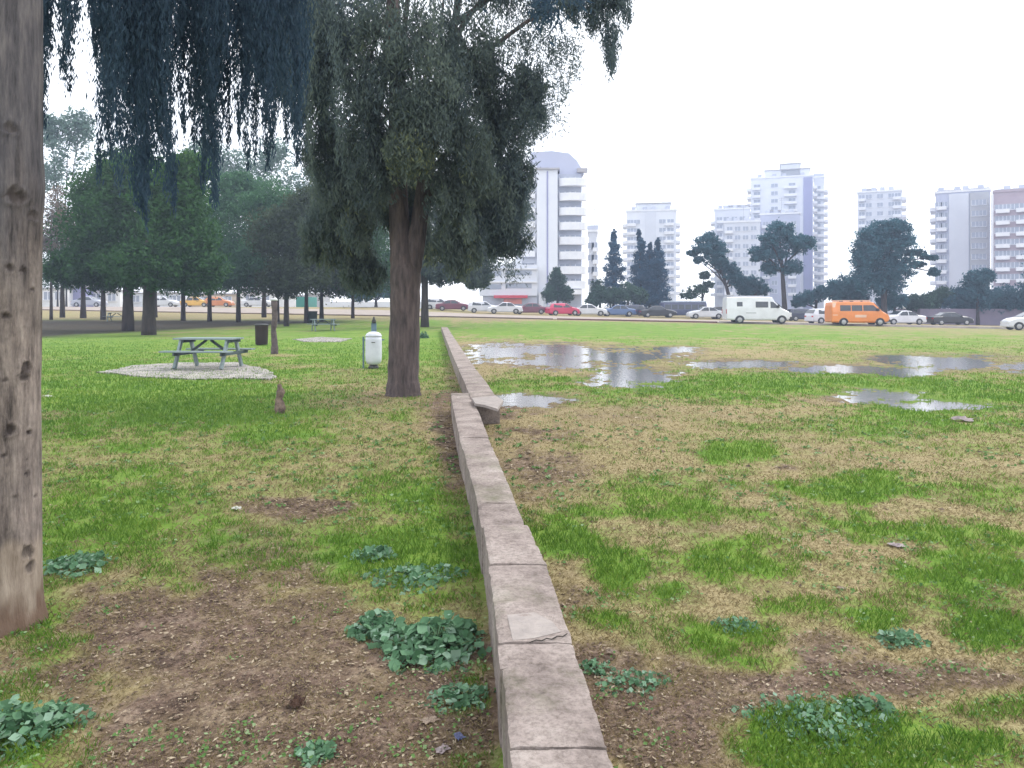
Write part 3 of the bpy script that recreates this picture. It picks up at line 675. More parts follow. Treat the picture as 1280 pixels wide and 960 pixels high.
def walls():
    Lx = [(646,1010),(640,960),(628,850),(620,770),(610,700),(603,655),(595,610),(580,560),(570,530),(567,505),(564,490)]
    Rx = [(787,1010),(765,960),(731,850),(705,770),(680,700),(658,655),(640,610),(618,560),(604,530),(596,505),(590,490)]
    def W(p, H): return pix_to_ground(p[0], p[1], H)
    def edge(E, py, H):
        ys = [e[1] for e in E]; xs = [e[0] for e in E]; return W((float(np.interp(-py, [-y for y in ys], xs)), py), H)
    t = empty('low_wall', (0,0,0), 0, 'long low concrete block wall running from the foreground into the park', 'wall')
    cuts = [(1010,935,.30),(935,834,.302),(834,803,.296),(803,706,.30),(706,656,.303),(656,626,.285),(626,566,.285),(566,545,.283),(545,514,.286),(514,490,.284)]
    # pull cuts so each block has its own small gap and offset
    for i, (a, c, H) in enumerate(cuts):
        off = [0,.003,-.002,.001,.004,-.006,-.004,-.006,-.002,-.004][i]
        L0, L1 = edge(Lx, a, .3), edge(Lx, c, .3); R0, R1 = edge(Rx, a, .3), edge(Rx, c, .3)
        g = .0015+(.002 if i in (4,) else 0)
        def sh(p, dy): return (p[0]+off, p[1]+dy, 0)
        mt = M['conc']
        wall_block([sh(L0, g), sh(L1, -g)], [sh(R0, g), sh(R1, -g)], H, t, mt, seed=i)
    # crack fill patch
    p = MB(); A = [W(q, .303) for q in [(634,768),(668,765),(690,776),(701,789),(668,797),(641,800)]]
    p.add([(a[0],a[1],.29) for a in A]+[(a[0],a[1],.3018) for a in A], [(6,7,8,9,10,11)]+[(i,(i+1)%6,(i+1)%6+6,i+6) for i in range(6)])
    o = p.build('mortar_patch', M['conc2'], t); o['label'] = 'smooth pale mortar patch over a cracked joint'
    ck = MB(); random.seed(3); pts = [(662,800),(670,797),(677,798),(683,795),(690,796),(697,792),(703,793),(709,789)]
    for i in range(len(pts)-1):
        a = W(pts[i], .313); c = W(pts[i+1], .313); ck.obox((a[0],a[1],.304), (c[0],c[1],.304), random.uniform(.002,.004), .003)
    o = ck.build('crack', vary('crack_dark', (.03,.025,.02), None, 5, .9), t)
    t2 = empty('low_wall', (0,0,0), 0, 'far low concrete wall starting beside the puddle behind the nearer wall', 'wall')
    L2 = [(592,505),(584,485),(575,465),(567,447),(560,430),(554,415),(550,405)]; R2 = [(626,505),(610,480),(594,460),(583,445),(573,430),(563,415),(557,405)]
    for i, (a, c, H) in enumerate([(503,478,.30),(478,460,.298),(460,445,.302),(445,430,.30),(430,417,.298),(417,409,.3)]):
        L0, L1 = edge(L2, a, .3), edge(L2, c, .3); R0, R1 = edge(R2, a, .3), edge(R2, c, .3)
        wall_block([(L0[0],L0[1]+.01,0),(L1[0],L1[1]-.01,0)], [(R0[0],R0[1]+.01,0),(R1[0],R1[1]-.01,0)], H, t2, seed=20+i)
    # broken pale slab at its near end
    A = [W(q, .31) for q in [(590,500),(620,497),(629,503),(622,514),(606,509),(594,507)]]
    m = MB(); m.add([(a[0],a[1],.306) for a in A]+[(a[0],a[1]-.01,.34) for a in A], [(6,7,8,9,10,11),(5,4,3,2,1,0)]+[(i,(i+1)%6,(i+1)%6+6,i+6) for i in range(6)])
    o = m.build('broken_cap', M['conc2'], t2); o['label'] = 'pale broken slab on the near end of the wall'
walls()

# ------------------------------------------------------------------ picnic tables
M['table'] = vary('weathered_green_wood', (.16,.22,.22), (.24,.28,.29), 6, .8, bm=.3, stretch=(.3,2,2))
M['table_dark'] = vary('dark_green_wood', (.035,.055,.06), (.06,.08,.085), 6, .8)
def picnic(loc, rz, label):
    t = empty('picnic_table', loc, rz, label, 'picnic table', 'picnic tables in the park'); t.scale = (.94,.94,.97)
    m = MB()
    for k in range(5): m.box(-.80,.80,-.36+k*.146,-.36+k*.146+.136,.72,.76)
    m.build('tabletop', M['table'], t, bevel=.004)
    for s in (-1, 1):
        m = MB()
        for k in range(2): m.box(-.92,.92, s*.70-.14+k*.146, s*.70-.14+k*.146+.136, .42,.455)
        m.build('bench', M['table'], t, bevel=.004)
    for sx in (-.62,.62):
        for s in (-1, 1):
            m = MB(); m.obox((sx, s*.25, .715), (sx, s*.62, 0), .11, .06, up=(1,0,0)); m.build('leg', M['table'] if sx < 0 else M['table'], t)
        m = MB(); m.box(sx+.056,sx+.096,-.82,.82,.335,.415); m.box(sx+.056,sx+.096,-.34,.34,.645,.715); m.build('crossbar', M['table_dark'], t)
        m = MB(); m.obox((math.copysign(.52,sx),0,.38), (math.copysign(.06,sx),0,.70), .05, .08, up=(0,1,0)); m.build('brace', M['table_dark'], t)
    return t
pos = G(261, 462); pos.z += .045
picnic(pos, R(-4), 'weathered green picnic table on a pale paved patch in the near grass')
p2 = G(404, 414); picnic(p2, R(25), 'grey picnic table beyond the grass right of the thin post')
p3 = G(146, 402); picnic(p3, R(12), 'dark picnic table in the shade under the thick-trunked grove trees')
# paved patch
def pad(name, pts, h, label):
    n = 90; V = []; c = Vector((sum(p.x for p in pts)/len(pts), sum(p.y for p in pts)/len(pts), 0))
    ring = []
    for i in range(n):
        f = i/n*len(pts); a = pts[int(f) % len(pts)]; b_ = pts[(int(f)+1) % len(pts)]; q = a.lerp(b_, f-int(f))
        r = 1+.10*(float(vn(i*.5, 3.3, 4))-.5)+.10*(float(vn(i*1.7, 9.3, 4))-.5)
        ring.append((c.x+(q.x-c.x)*r, c.y+(q.y-c.y)*r))
    V = [(x, y, h) for x, y in ring]+[(x, y, -.05) for x, y in ring]
    m = MB(); m.add(V, [tuple(range(n))]+[(i, (i+1) % n, (i+1) % n+n, i+n) for i in range(n)])
    o = m.build(name, M['pad']); tag(o, kind='structure'); return o
def pad_mat():
    m, nt, b = mat('worn_paving'); f = noise(nt, 2.5, 7, .75); g = noise(nt, 14, 4)
    br = nt.nodes.new('ShaderNodeTexBrick'); br.inputs['Scale'].default_value = 3.2; br.inputs['Mortar Size'].default_value = .04
    tc = nt.nodes.new('ShaderNodeTexCoord'); nt.links.new(tc.outputs['Object'], br.inputs['Vector'])
    br.inputs['Color1'].default_value = (.42,.38,.39,1); br.inputs['Color2'].default_value = (.30,.27,.28,1); br.inputs['Mortar'].default_value = (.10,.11,.06,1)
    r = ramp(nt, f, [(.3, (.5,.5,.5)), (.45, (.85,.85,.85)), (.6, (1.3,1.28,1.2))])
    x = nt.nodes.new('ShaderNodeMix'); x.data_type = 'RGBA'; x.blend_type = 'MULTIPLY'; x.inputs[0].default_value = 1
    nt.links.new(br.outputs[0], x.inputs[6]); nt.links.new(r.outputs[0], x.inputs[7]); nt.links.new(x.outputs[2], b.inputs['Base Color'])
    b.inputs['Roughness'].default_value = .9; return m
M['pad'] = pad_mat()
pad('paving', [G(*q) for q in [(128,467),(165,459),(230,455),(300,455),(346,468),(338,476),(290,474),(240,476),(180,473)]], .045, '')
pad('paving', [G(*q) for q in [(368,425),(400,422),(440,424),(425,428),(380,428)]], .04, '')

# ------------------------------------------------------------------ bins, posts, stump
def white_bin():
    b = G(467, 461); s = b.y/F
    t = empty('litter_bin', b, R(8), 'white capsule litter bin on a blue-grey post left of the forked tree', 'bin')
    wm = vary('bin_white_paint', (.62,.64,.70), (.52,.54,.60), 3, .45)
    bm_ = vary('bin_blue_grey_steel', (.12,.19,.24), (.09,.15,.19), 5, .6)
    m = MB(); m.lathe([(.11,.10),(.165,.13),(.195,.20),(.205,.30),(.205,.72),(.195,.80)], 24, sy=.8); m.build('body', wm, t, True)
    m = MB(); m.lathe([(.205,.805),(.205,.83),(.17,.885),(.10,.92),(.04,.93)], 24, sy=.8); l = m.build('lid', wm, t, True)
    m = MB(); m.box(-.045,.045,-.178,-.165,.655,.672); m.build('slot', M['blackp'], t)
    m = MB(); m.lathe([(.13,0),(.13,.04),(.09,.10)], 20); m.build('foot', M['blackp'], t, True)
    m = MB(); m.box(-.065,.065,.17,.21,-.05,1.14); m.build('post', bm_, t)
    m = MB(); m.lathe([(.05,1.14),(.06,1.18),(.035,1.24),(.02,1.30)], 12, c=(0,.19,0)); m.build('post_cap', M['blackp'], t, True)
    m = MB(); m.box(-.28,-.24,.12,.16,0,.80); m.box(-.26,.26,.165,.169,.70,.73); m.build('side_rail', bm_, t)
white_bin()
def dark_bin(px, py, label, h, w, c):
    b = G(px, py); t = empty('litter_bin', b, 0, label, 'bin')
    mm = vary('bin_paint', c, tuple(x*.7 for x in c), 3, .6)
    m = MB(); m.lathe([(w*.42,.02),(w*.46,.05),(w*.5,h*.9),(w*.52,h*.93)], 18); m.build('body', mm, t, True)
    m = MB(); m.lathe([(w*.54,h*.932),(w*.54,h*.97),(w*.45,h)], 18); m.build('rim', M['blackp'], t, True)
dark_bin(327, 432, 'dark maroon drum-shaped bin just left of the thin post', .86, .52, (.035,.016,.02))
dark_bin(391, 404, 'dark green bin standing behind the far picnic table', .95, .7, (.012,.03,.028))
b = G(343, 443)
t = empty('wooden_post', b, 0, 'thin knotty pale wooden post standing in the grass beside the dark bin', 'post')
m = MB(); ss = b.y/F; H0 = P(343, 374, b.y).z-b.z
pts = [(0,0,-.1),(.01,0,.3),(-.03,0,.8),(.02,0,1.2),(-.01,0,H0-.05)]
trunk_mesh('shaft', pts, [.14,.10,.085,.09,.10], vary('post_wood', (.13,.10,.10), (.05,.04,.04), 6, .9, bm=.7), t, n=12, rough=.13, sub=4)
m = MB(); m.lathe([(.12,0),(.13,.03),(.08,.09)], 12, c=(-.01,0,H0-.05)); m.build('cap', vary('post_cap_white', (.55,.55,.57), None, 3, .6), t, True)
b = G(350, 518)
t = empty('tree_stump', b, 0, 'short thin gnarled stump sticking out of the grass right of the paved patch', 'stump')
trunk_mesh('stem', [(0,0,-.05),(.0,0,.1),(-.015,0,.2),(.012,0,.3),(-.012,0,.42)], [.085,.07,.045,.055,.03], vary('stump_wood', (.25,.18,.14), (.07,.045,.04), 14, .9, bm=.8), t, n=12, rough=.2, sub=4)

# ------------------------------------------------------------------ weeds and small litter
mal_m = leafmat('mallow_leaf', (.05,.13,.06), (.13,.25,.14), (.34,.46,.37), .25)
def leaf_discs(C, N, Rr, tint):
    n = len(C); k = 8; V = np.empty((n, k+1, 3)); T = np.repeat(tint, k+1)
    e = rng.normal(size=(n,3)); e -= (e*N).sum(1)[:,None]*N; e /= np.linalg.norm(e, axis=1)[:,None]; f = np.cross(N, e)
    V[:,0] = C-N*Rr[:,None]*.28
    for j in range(k):
        a = 2*PI*j/k; rr = Rr*(1+.22*(-1)**j*.6)*(.9+.2*rng.random(n)); 
        V[:,j+1] = C+(e*math.cos(a)+f*math.sin(a))*rr[:,None]
    base = (np.arange(n)*(k+1))[:,None]
    Fc = np.stack([np.stack([base[:,0], base[:,0]+1+j, base[:,0]+1+(j+1)%k], 1) for j in range(k)], 1).reshape(-1,3)
    return V.reshape(-1,3), Fc, T
def mallow(px, py, rx, h, n, label, leafr=.028):
    b = G(px, py); n = int(n*2.3); leafr *= .55
    a = rng.random(n)*2*PI; r = rng.random(n)**.6*rx*(.45+1.0*fbm(np.cos(a)*1.8+px, np.sin(a)*1.8, 5, 3)+.25*(rng.random(n) < .12)); x = np.cos(a)*r; y = np.sin(a)*r*.8
    z = terr(x+b.x, y+b.y)-b.z+h*(1-(r/rx)**2*.6)*(.1+.9*rng.random(n))*(.4+1.2*vn(x*14, y*14, 8))
    N = rng.normal(size=(n,3))*.6+np.array([0,-.25,1]); N /= np.linalg.norm(N, axis=1)[:,None]
    V, Fc, T = leaf_discs(np.stack([x,y,z],1), N, leafr*(.35+1.1*rng.random(n)**1.3), np.clip(rng.random(n)*.8+.1, 0, 1))
    t = empty('mallow_plant', b, 0, label, 'weed', 'leafy weeds in the grass')
    link('leaves', mesh_np('leaves', V, Fc, 3, {'tint': T}), mal_m, t, smooth=True)
    m = MB()
    for i in range(0, n, 9): m.tube([(x[i]*.25,y[i]*.25,-.01),(x[i]*.7,y[i]*.7,z[i]*.6),(x[i],y[i],z[i]-.006)], [.0028,.002,.0015], 4)
    m.build('stems', vary('weed_stem', (.09,.14,.05), None, 9, .8), t)
for a in [(540,815,.25,.10,300,'large blue-green broad-leaved weed clump close to the wall',.034),(465,700,.14,.05,90,'small leafy weed clump in the grass above the bare soil',.03),
          (92,712,.24,.055,150,'leafy weed clump right of the pale trunk',.03),(8,925,.17,.09,200,'big leafy weed clump in the lower left corner',.026),(70,905,.12,.05,80,'low weed clump beside the one in the lower left corner',.026),
          (520,725,.26,.04,170,'spreading weed patch above the large clump by the wall',.026),(470,795,.12,.08,110,'weed clump touching the left of the large clump by the wall',.032),(395,950,.08,.03,50,'little weed at the bottom edge on the bare soil',.022),
          (1015,905,.24,.035,260,'low leafy weed mat near the bright grass patch lower right',.016),(1085,893,.10,.04,70,'small round weed in the soil of the field lower right',.02),(575,880,.12,.04,90,'low weeds squeezed against the foot of the wall',.024),
          (790,860,.16,.03,90,'faded low weeds on the bare soil right of the wall',.016),(745,842,.09,.03,50,'tiny weed right of the wall beside the bare soil',.016),(920,787,.12,.03,90,'low clover-like weed in the green patch right of the wall',.016),
          (1125,805,.10,.05,80,'dark round weed in the middle of the field',.02),(528,423,.30,.28,260,'small blue-green shrub behind the forked tree trunk',.06)]:
    mallow(*a)
cov_m = leafmat('small_weed_leaf', (.06,.14,.035), (.13,.24,.07), (.27,.36,.19), .3)
def weeds_stuff():
    mal_m = cov_m
    n = 4200; y = np.exp(np.log(2.2)+rng.random(n)*np.log(16/2.2)); x = (rng.random(n)*2-1)*(y*.7+.3)
    z = terr(x, y); g, d, b = masks(x, y, z)
    k = (rng.random(n) < sm(.35,.6,fbm(x*.9, y*.9, 90, 3))*.8*(1-b)) & offwall(x, y) & (pud_val(x, y) < -.3)
    x, y, z = x[k], y[k], z[k]; n = len(x); m = 7
    X = np.repeat(x, m)+rng.normal(size=n*m)*.022; Y = np.repeat(y, m)+rng.normal(size=n*m)*.022; Z = np.repeat(z, m)+.006+.02*rng.random(n*m)
    N = rng.normal(size=(n*m,3))*.4+np.array([0,-.1,1]); N /= np.linalg.norm(N, axis=1)[:,None]
    V, Fc, T = leaf_discs(np.stack([X,Y,Z],1), N, .0065*(.5+rng.random(n*m))*np.clip(np.repeat(y,m)/4,.8,2), rng.random(n*m))
    o = link('ground_cover', mesh_np('ground_cover', V, Fc, 3, {'tint': T}), mal_m, smooth=True)
    tag(o, 'low broad-leaved weeds scattered through the lawn and field', 'weeds', kind='stuff')
weeds_stuff()
def scrap(name, px, py, s, mt, label, cat, seed, h=.03, thin=True):
    random.seed(seed); b = G(px, py); m = bmesh.new(); n = 7
    vs = []
    for j in range(n):
        for i in range(n):
            u, v = i/(n-1)-.5, j/(n-1)-.5
            r = 1+.25*random.uniform(-1,1); z = h*(.4+random.random()*.8)*(1-1.2*max(abs(u),abs(v)))+.008
            vs.append(m.verts.new((u*s*r*1.4, v*s*r, z)))
    for j in range(n-1):
        for i in range(n-1): m.faces.new((vs[j*n+i], vs[j*n+i+1], vs[(j+1)*n+i+1], vs[(j+1)*n+i]))
    bmesh.ops.solidify(m, geom=list(m.faces), thickness=.004)
    me = bpy.data.meshes.new(name); m.to_mesh(me); m.free(); o = link(name, me, mt); o.location = b; o.rotation_euler = (0,0,random.random()*6)
    tag(o, label, cat)
wp = vary('paper_white', (.72,.72,.66), (.6,.6,.55), 20, .8); pk = vary('pale_plastic', (.5,.42,.42), (.42,.35,.36), 20, .5); bw = vary('brown_bark_piece', (.07,.035,.022), (.12,.07,.05), 20, .9); blu = vary('blue_plastic', (.12,.15,.3), (.2,.2,.32), 20, .5); tn = vary('tan_chip', (.42,.34,.27), (.3,.22,.17), 20, .8)
scrap('paper_scrap', 296, 641, .05, wp, 'crumpled white paper scrap on the lawn left of the wall', 'litter', 1)
scrap('plastic_bag', 1202, 528, .17, pk, 'pale pinkish plastic bag lying on the field below the small puddle', 'litter', 2, .07)
scrap('paper_scrap', 60, 497, .1, wp, 'flat white paper scrap in the grass just right of the pale trunk', 'litter', 3)
scrap('bark_piece', 372, 888, .05, bw, 'dark curled bark piece on the bare soil lower left', 'bark', 4, .04)
scrap('wrapper', 553, 946, .035, pk, 'pinkish wrapper among leaves at the foot of the wall', 'litter', 5, .02)
scrap('wrapper', 574, 930, .03, blu, 'small bluish wrapper at the foot of the wall', 'litter', 6, .02)
scrap('wood_chip', 764, 822, .035, tn, 'tan wood chip on the soil right of the wall', 'wood chip', 7, .02)
scrap('paper_scrap', 1121, 686, .07, pk, 'pale scrap lying between green patches in the field', 'litter', 8, .02)
scrap('wood_chip', 538, 908, .04, tn, 'pale stick-like wood chip on the soil left of the wall', 'wood chip', 9, .01)
scrap('wood_chip', 1052, 740, .03, tn, 'tan chip in the dry grass of the field', 'wood chip', 10, .01)

# ------------------------------------------------------------------ road and kerb
def road():
    rm = vary('dusty_road', (.36,.30,.25), (.24,.20,.18), .9, .95, bm=.2, lo=.3, hi=.7)
    xs = np.concatenate([np.arange(-110, 90, 2.0)])
    def strip(name, y_off0, y_off1, lift, mt, rows=6, lo=-110, hi=90):
        V = []; Fs = []; X = [x for x in xs if lo <= x <= hi]
        for x in X:
            for r in range(rows+1):
                y = road_y(x)+y_off0+(y_off1-y_off0)*r/rows
                V.append((x, y, TZ(x, y)+lift))
        m = rows+1
        for i in range(len(X)-1):
            for r in range(rows): Fs.append((i*m+r, (i+1)*m+r, (i+1)*m+r+1, i*m+r+1))
        mb = MB(); mb.add(V, Fs); o = mb.build(name, mt, smooth=True); tag(o, kind='structure'); return o
    strip('road', .3, 13, .05, rm)
    def kerb(name, lo, hi, h, w, mt):
        V = []; Fs = []; X = np.arange(lo, hi+.01, .8)
        for x in X:
            y = road_y(x); z = TZ(x, y)
            V += [(x,y,z-.2),(x,y,z+h),(x,y+w,z+h),(x,y+w,z-.2)]
        for i in range(len(X)-1):
            a = i*4; b = a+4; Fs += [(a,b,b+1,a+1),(a+1,b+1,b+2,a+2),(a+2,b+2,b+3,a+3)]
        n = len(V); Fs += [(0,1,2,3),(n-4,n-3,n-2,n-1)]
        mb = MB(); mb.add(V, Fs); o = mb.build(name, mt); tag(o, kind='structure')
    kerb('kerb', -12, 4.4, .12, .3, vary('dark_damp_kerb', (.10,.07,.06), (.16,.12,.10), .8, .9))
    kerb('kerb', 4.4, 19, .14, .3, vary('faded_red_kerb', (.13,.05,.06), (.17,.10,.10), .8, .9))
    kerb('kerb', 19, 80, .16, .35, vary('pale_kerb', (.42,.37,.36), (.30,.26,.27), .8, .9))
    kerb('kerb', -100, -12, .12, .3, vary('tan_kerb', (.22,.16,.12), (.15,.11,.09), .8, .9))
road()

# ------------------------------------------------------------------ vehicles
def loft(stations, name, mt, parent):
    """stations: x, zbottom, zbelt, ztop, half width, half roof width"""
    V = []; Fs = []; m = 10
    for (x, zb, zl, zt, w, wr) in stations:
        for s in (1, -1):
            L = [(w*.93, zb), (w, zb+.12), (w, zl), (wr+.02, zt-.06), (wr-.12, zt)]
            if s == -1: L = L[::-1]
            V += [(x, s*a, z) for a, z in L]
    for i in range(len(stations)-1):
        for k in range(m): Fs.append((i*m+k, i*m+(k+1) % m, (i+1)*m+(k+1) % m, (i+1)*m+k))
    Fs += [tuple(range(m)), tuple(range((len(stations)-1)*m, len(stations)*m))]
    mb = MB(); mb.add(V, Fs); return mb.build(name, mt, parent)
def side_panel(polys, wfun, name, mt, parent, off=.012):
    for poly in polys:
        for s in (1, -1):
            mb = MB(); n = len(poly)
            V = [(x, s*(wfun(z)+off), z) for x, z in poly]+[(x, s*(wfun(z)-.02), z) for x, z in poly]
            mb.add(V, [tuple(range(n)), tuple(range(2*n-1, n-1, -1))]+[(i, (i+1) % n, (i+1) % n+n, i+n) for i in range(n)])
            mb.build(name, mt, parent)
def wheels(parent, xs, w, r):
    for x in xs:
        for s in (1, -1):
            mb = MB(); c = (x, s*(w-.09), r)
            V = []; Fs = []; n = 18
            for yy, rr in ((-.11, r*.94), (-.08, r), (.08, r), (.11, r*.94)):
                for k in range(n): V.append((x+rr*math.cos(2*PI*k/n), s*(w-.085)+yy, r+rr*math.sin(2*PI*k/n)))
            for i in range(3):
                for k in range(n): Fs.append((i*n+k, i*n+(k+1) % n, (i+1)*n+(k+1) % n, (i+1)*n+k))
            Fs += [tuple(range(n)), tuple(range(3*n, 4*n))]
            mb.add(V, Fs); wh = mb.build('wheel', M['tyre'], parent)
            mb = MB(); V = [(x+r*.6*math.cos(2*PI*k/12), s*(w+.031), r+r*.6*math.sin(2*PI*k/12)) for k in range(12)]+[(x, s*(w+.045), r)]
            mb.add(V, [(k, (k+1) % 12, 12) for k in range(12)]); mb.build('rim', M['rim'], wh)
def arches(parent, xs, w, r):
    for x in xs:
        for s in (1, -1):
            mb = MB(); V = []; n = 14
            for yy in (w+.004, w-.15):
                for k in range(n+1): a = PI*k/n; V.append((x+r*1.2*math.cos(a), s*yy, r*.9+r*1.2*math.sin(a)))
            Fs = [tuple(range(n+1)), tuple(range(n+1, 2*n+2))]+[(k, k+1, k+n+2, k+n+1) for k in range(n)]
            mb.add(V, Fs); mb.build('wheel_arch', M['blackp'], parent)
def make_car(name, mt, kind='sedan'):
    t = empty(name); w = .86; r = .31
    if kind == 'sedan':
        st = [(-2.2,.35,.62,.68,.70,.66),(-2.12,.25,.80,.90,.80,.76),(-1.6,.2,.88,.98,w,.78),(-1.35,.2,.90,1.02,w,.74),(-.75,.2,.92,1.38,w,.64),(-.2,.2,.92,1.44,w,.64),(.3,.2,.92,1.42,w,.63),(.95,.2,.92,1.04,w,.74),(1.6,.2,.84,.93,w,.76),(2.1,.25,.66,.78,.78,.70),(2.2,.35,.52,.60,.68,.62)]
        sw = [[(-1.25,.95),(-.78,1.33),(-.28,1.37),(-.28,.95)],[(-.2,.95),(-.2,1.37),(.28,1.35),(.85,.97),(.85,.95)]]
        ws = (.95,1.05,.36,1.40); rs = (-1.36,1.03,-.80,1.37)
    else:
        st = [(-1.95,.35,.70,.80,.74,.70),(-1.88,.25,.90,1.05,.82,.74),(-1.55,.2,.92,1.42,w,.66),(-1.0,.2,.92,1.47,w,.65),(-.2,.2,.92,1.49,w,.65),(.35,.2,.92,1.44,w,.64),(1.0,.2,.92,1.04,w,.74),(1.6,.2,.84,.92,w,.76),(1.95,.25,.66,.76,.78,.70),(2.02,.35,.52,.6,.68,.62)]
        sw = [[(-1.45,.97),(-1.35,1.36),(-.28,1.41),(-.28,.95)],[(-.2,.95),(-.2,1.41),(.33,1.37),(.9,.97)]]
        ws = (1.0,1.05,.41,1.42); rs = (-1.9,1.04,-1.62,1.38)
    loft(st, 'body', mt, t)
    wf = lambda z: w-(z-.92)/(.46)*(w-.665) if z > .92 else w
    side_panel(sw, wf, 'side_window', M['glass'], t)
    for nm, (x0, z0, x1, z1) in (('windscreen', ws), ('rear_window', rs)):
        d = Vector((x1-x0, 0, z1-z0)).normalized(); nrm = Vector((-d.z, 0, d.x)); 
        if (nrm.x > 0) != (nm == 'windscreen'): nrm = -nrm
        mb = MB(); o = nrm*.03; V = []
        for q in (o, o-nrm*.05):
            V += [(x0+q.x, -.66, z0+q.z), (x0+q.x, .66, z0+q.z), (x1+q.x, .54, z1+q.z-.03), (x1+q.x, -.54, z1+q.z-.03)]
        mb.add(V, [(0,1,2,3),(7,6,5,4),(0,1,5,4),(1,2,6,5),(2,3,7,6),(3,0,4,7)]); mb.build(nm, M['glass'], t)
    xs = (-1.35,1.38) if kind == 'sedan' else (-1.2,1.3)
    arches(t, xs, w, r); wheels(t, xs, w, r)
    xf = st[-1][0]; xb = st[0][0]
    for s in (1, -1):
        mb = MB(); mb.box(xf-.14, xf+.01, s*.58-.14, s*.58+.14, .54, .66); mb.build('headlight', M['lamp'], t)
        mb = MB(); mb.box(xb-.01, xb+.12, s*.58-.14, s*.58+.14, .66, .80); mb.build('tail_light', M['redlamp'], t)
        mb = MB(); mb.box(.72,.86, s*.90-.07, s*.90+.07, .93, 1.05); mb.build('wing_mirror', mt, t)
    mb = MB(); mb.box(xf-.08, xf+.04, -.7,.7,.28,.44); mb.build('bumper', mt, t)
    mb = MB(); mb.box(xb-.04, xb+.08, -.7,.7,.3,.48); mb.build('bumper', mt, t)
    return t
def put(t, px, y, label, cat, group, rz=0, dz=0):
    x = (px-640)/F*y*1.0
    t.location = (x, y, TZ(x, y)+dz+.02); t.rotation_euler = (0,0,rz); tag(t, label, cat, group)
def kids(o): return [q for q in bpy.data.objects if q.parent == o]
def dup(o, swap=None):
    def rec(o, par):
        c = o.copy(); COL.objects.link(c)
        if par is not None: c.parent = par
        if swap and c.type == 'MESH' and c.data.materials and c.data.materials[0] == swap[0]:
            c.data = c.data.copy(); c.data.materials[0] = swap[1]
        for k in CHL.get(o.name) or kids(o): rec(k, c)
        return c
    return rec(o, None)
CHL = {}
pw = paint('white_car_paint', (.62,.63,.68)); pr = paint('red_car_paint', (.55,.03,.10)); pd = paint('dark_blue_car_paint', (.03,.035,.07)); pm = paint('maroon_car_paint', (.16,.03,.06)); ps = paint('silver_car_paint', (.36,.38,.45)); pb = paint('blue_car_paint', (.08,.14,.30)); py_ = paint('yellow_car_paint', (.75,.42,.05)); pdk = paint('black_car_paint', (.02,.02,.025)); po = paint('orange_car_paint', (.60,.20,.05))
sed = make_car('parked_car', pw, 'sedan'); hat = make_car('parked_car', pw, 'hatch')
GR = 'cars parked along the far road'
put(sed, 631, 96, 'white sedan parked right of the white hatchback near the red shop front', 'car', GR, PI+.05)
put(hat, 604, 98, 'white hatchback parked left of the white sedan near the low wall end', 'car', GR, .1)
CARS = [(sed, pm, 566, 100, .05, 'dark maroon sedan leftmost of the cars beyond the far wall'),
 (hat, pw, 549, 104, 0, 'whitish hatchback partly hidden by the forked tree trunk'),
 (sed, pm, 663, 97, PI, 'maroon sedan parked in front of the red shop front'),
 (hat, pr, 703, 94, .3, 'bright red hatchback parked beside a round bush'),
 (sed, pw, 736, 95, 0, 'white sedan parked right of the bright red hatchback'),
 (sed, pb, 772, 96, PI, 'blue sedan with pale roof parked in front of the cypresses'),
 (hat, pd, 797, 98, 0, 'dark blue hatchback under the cypresses'),
 (sed, pdk, 822, 94, 0, 'black sedan parked left of the dark bus'),
 (sed, pw, 882, 92, PI, 'white sedan parked between the dark bus and the white camper van'),
 (hat, pdk, 906, 94, 0, 'black hatchback half hidden behind the white camper van'),
 (sed, pw, 1127, 78, PI+.1, 'white sedan standing right of the orange minibus'),
 (hat, pd, 1004, 92, 0, 'dark hatchback under the umbrella pine'),
 (hat, pw, 1034, 74, .2, 'white hatchback peeping out behind the orange minibus'),
 (hat, pw, 1291, 60, PI-.2, 'white hatchback cut by the right edge of the photo'),
 (sed, py_, 246, 112, 0, 'yellow sedan far behind the grove, left of the orange one'),
 (hat, po, 274, 112, 0, 'orange hatchback far behind the grove'),
 (sed, ps, 112, 106, 0, 'silver sedan far behind the left grove trees'),
 (hat, pw, 205, 110, 0, 'white hatchback far behind the grove beside thick trunks'),
 (sed, pw, 322, 112, 0, 'white sedan far behind the grove near the thin post'),
 (sed, pdk, 1187, 84, 0, 'dark sedan parked in front of the low grey wall')]
for src, pm_, px, y, rz, lab in CARS:
    c = dup(src, (pw, pm_) if pm_ != pw else None); put(c, px, y, lab, 'car', GR, rz)

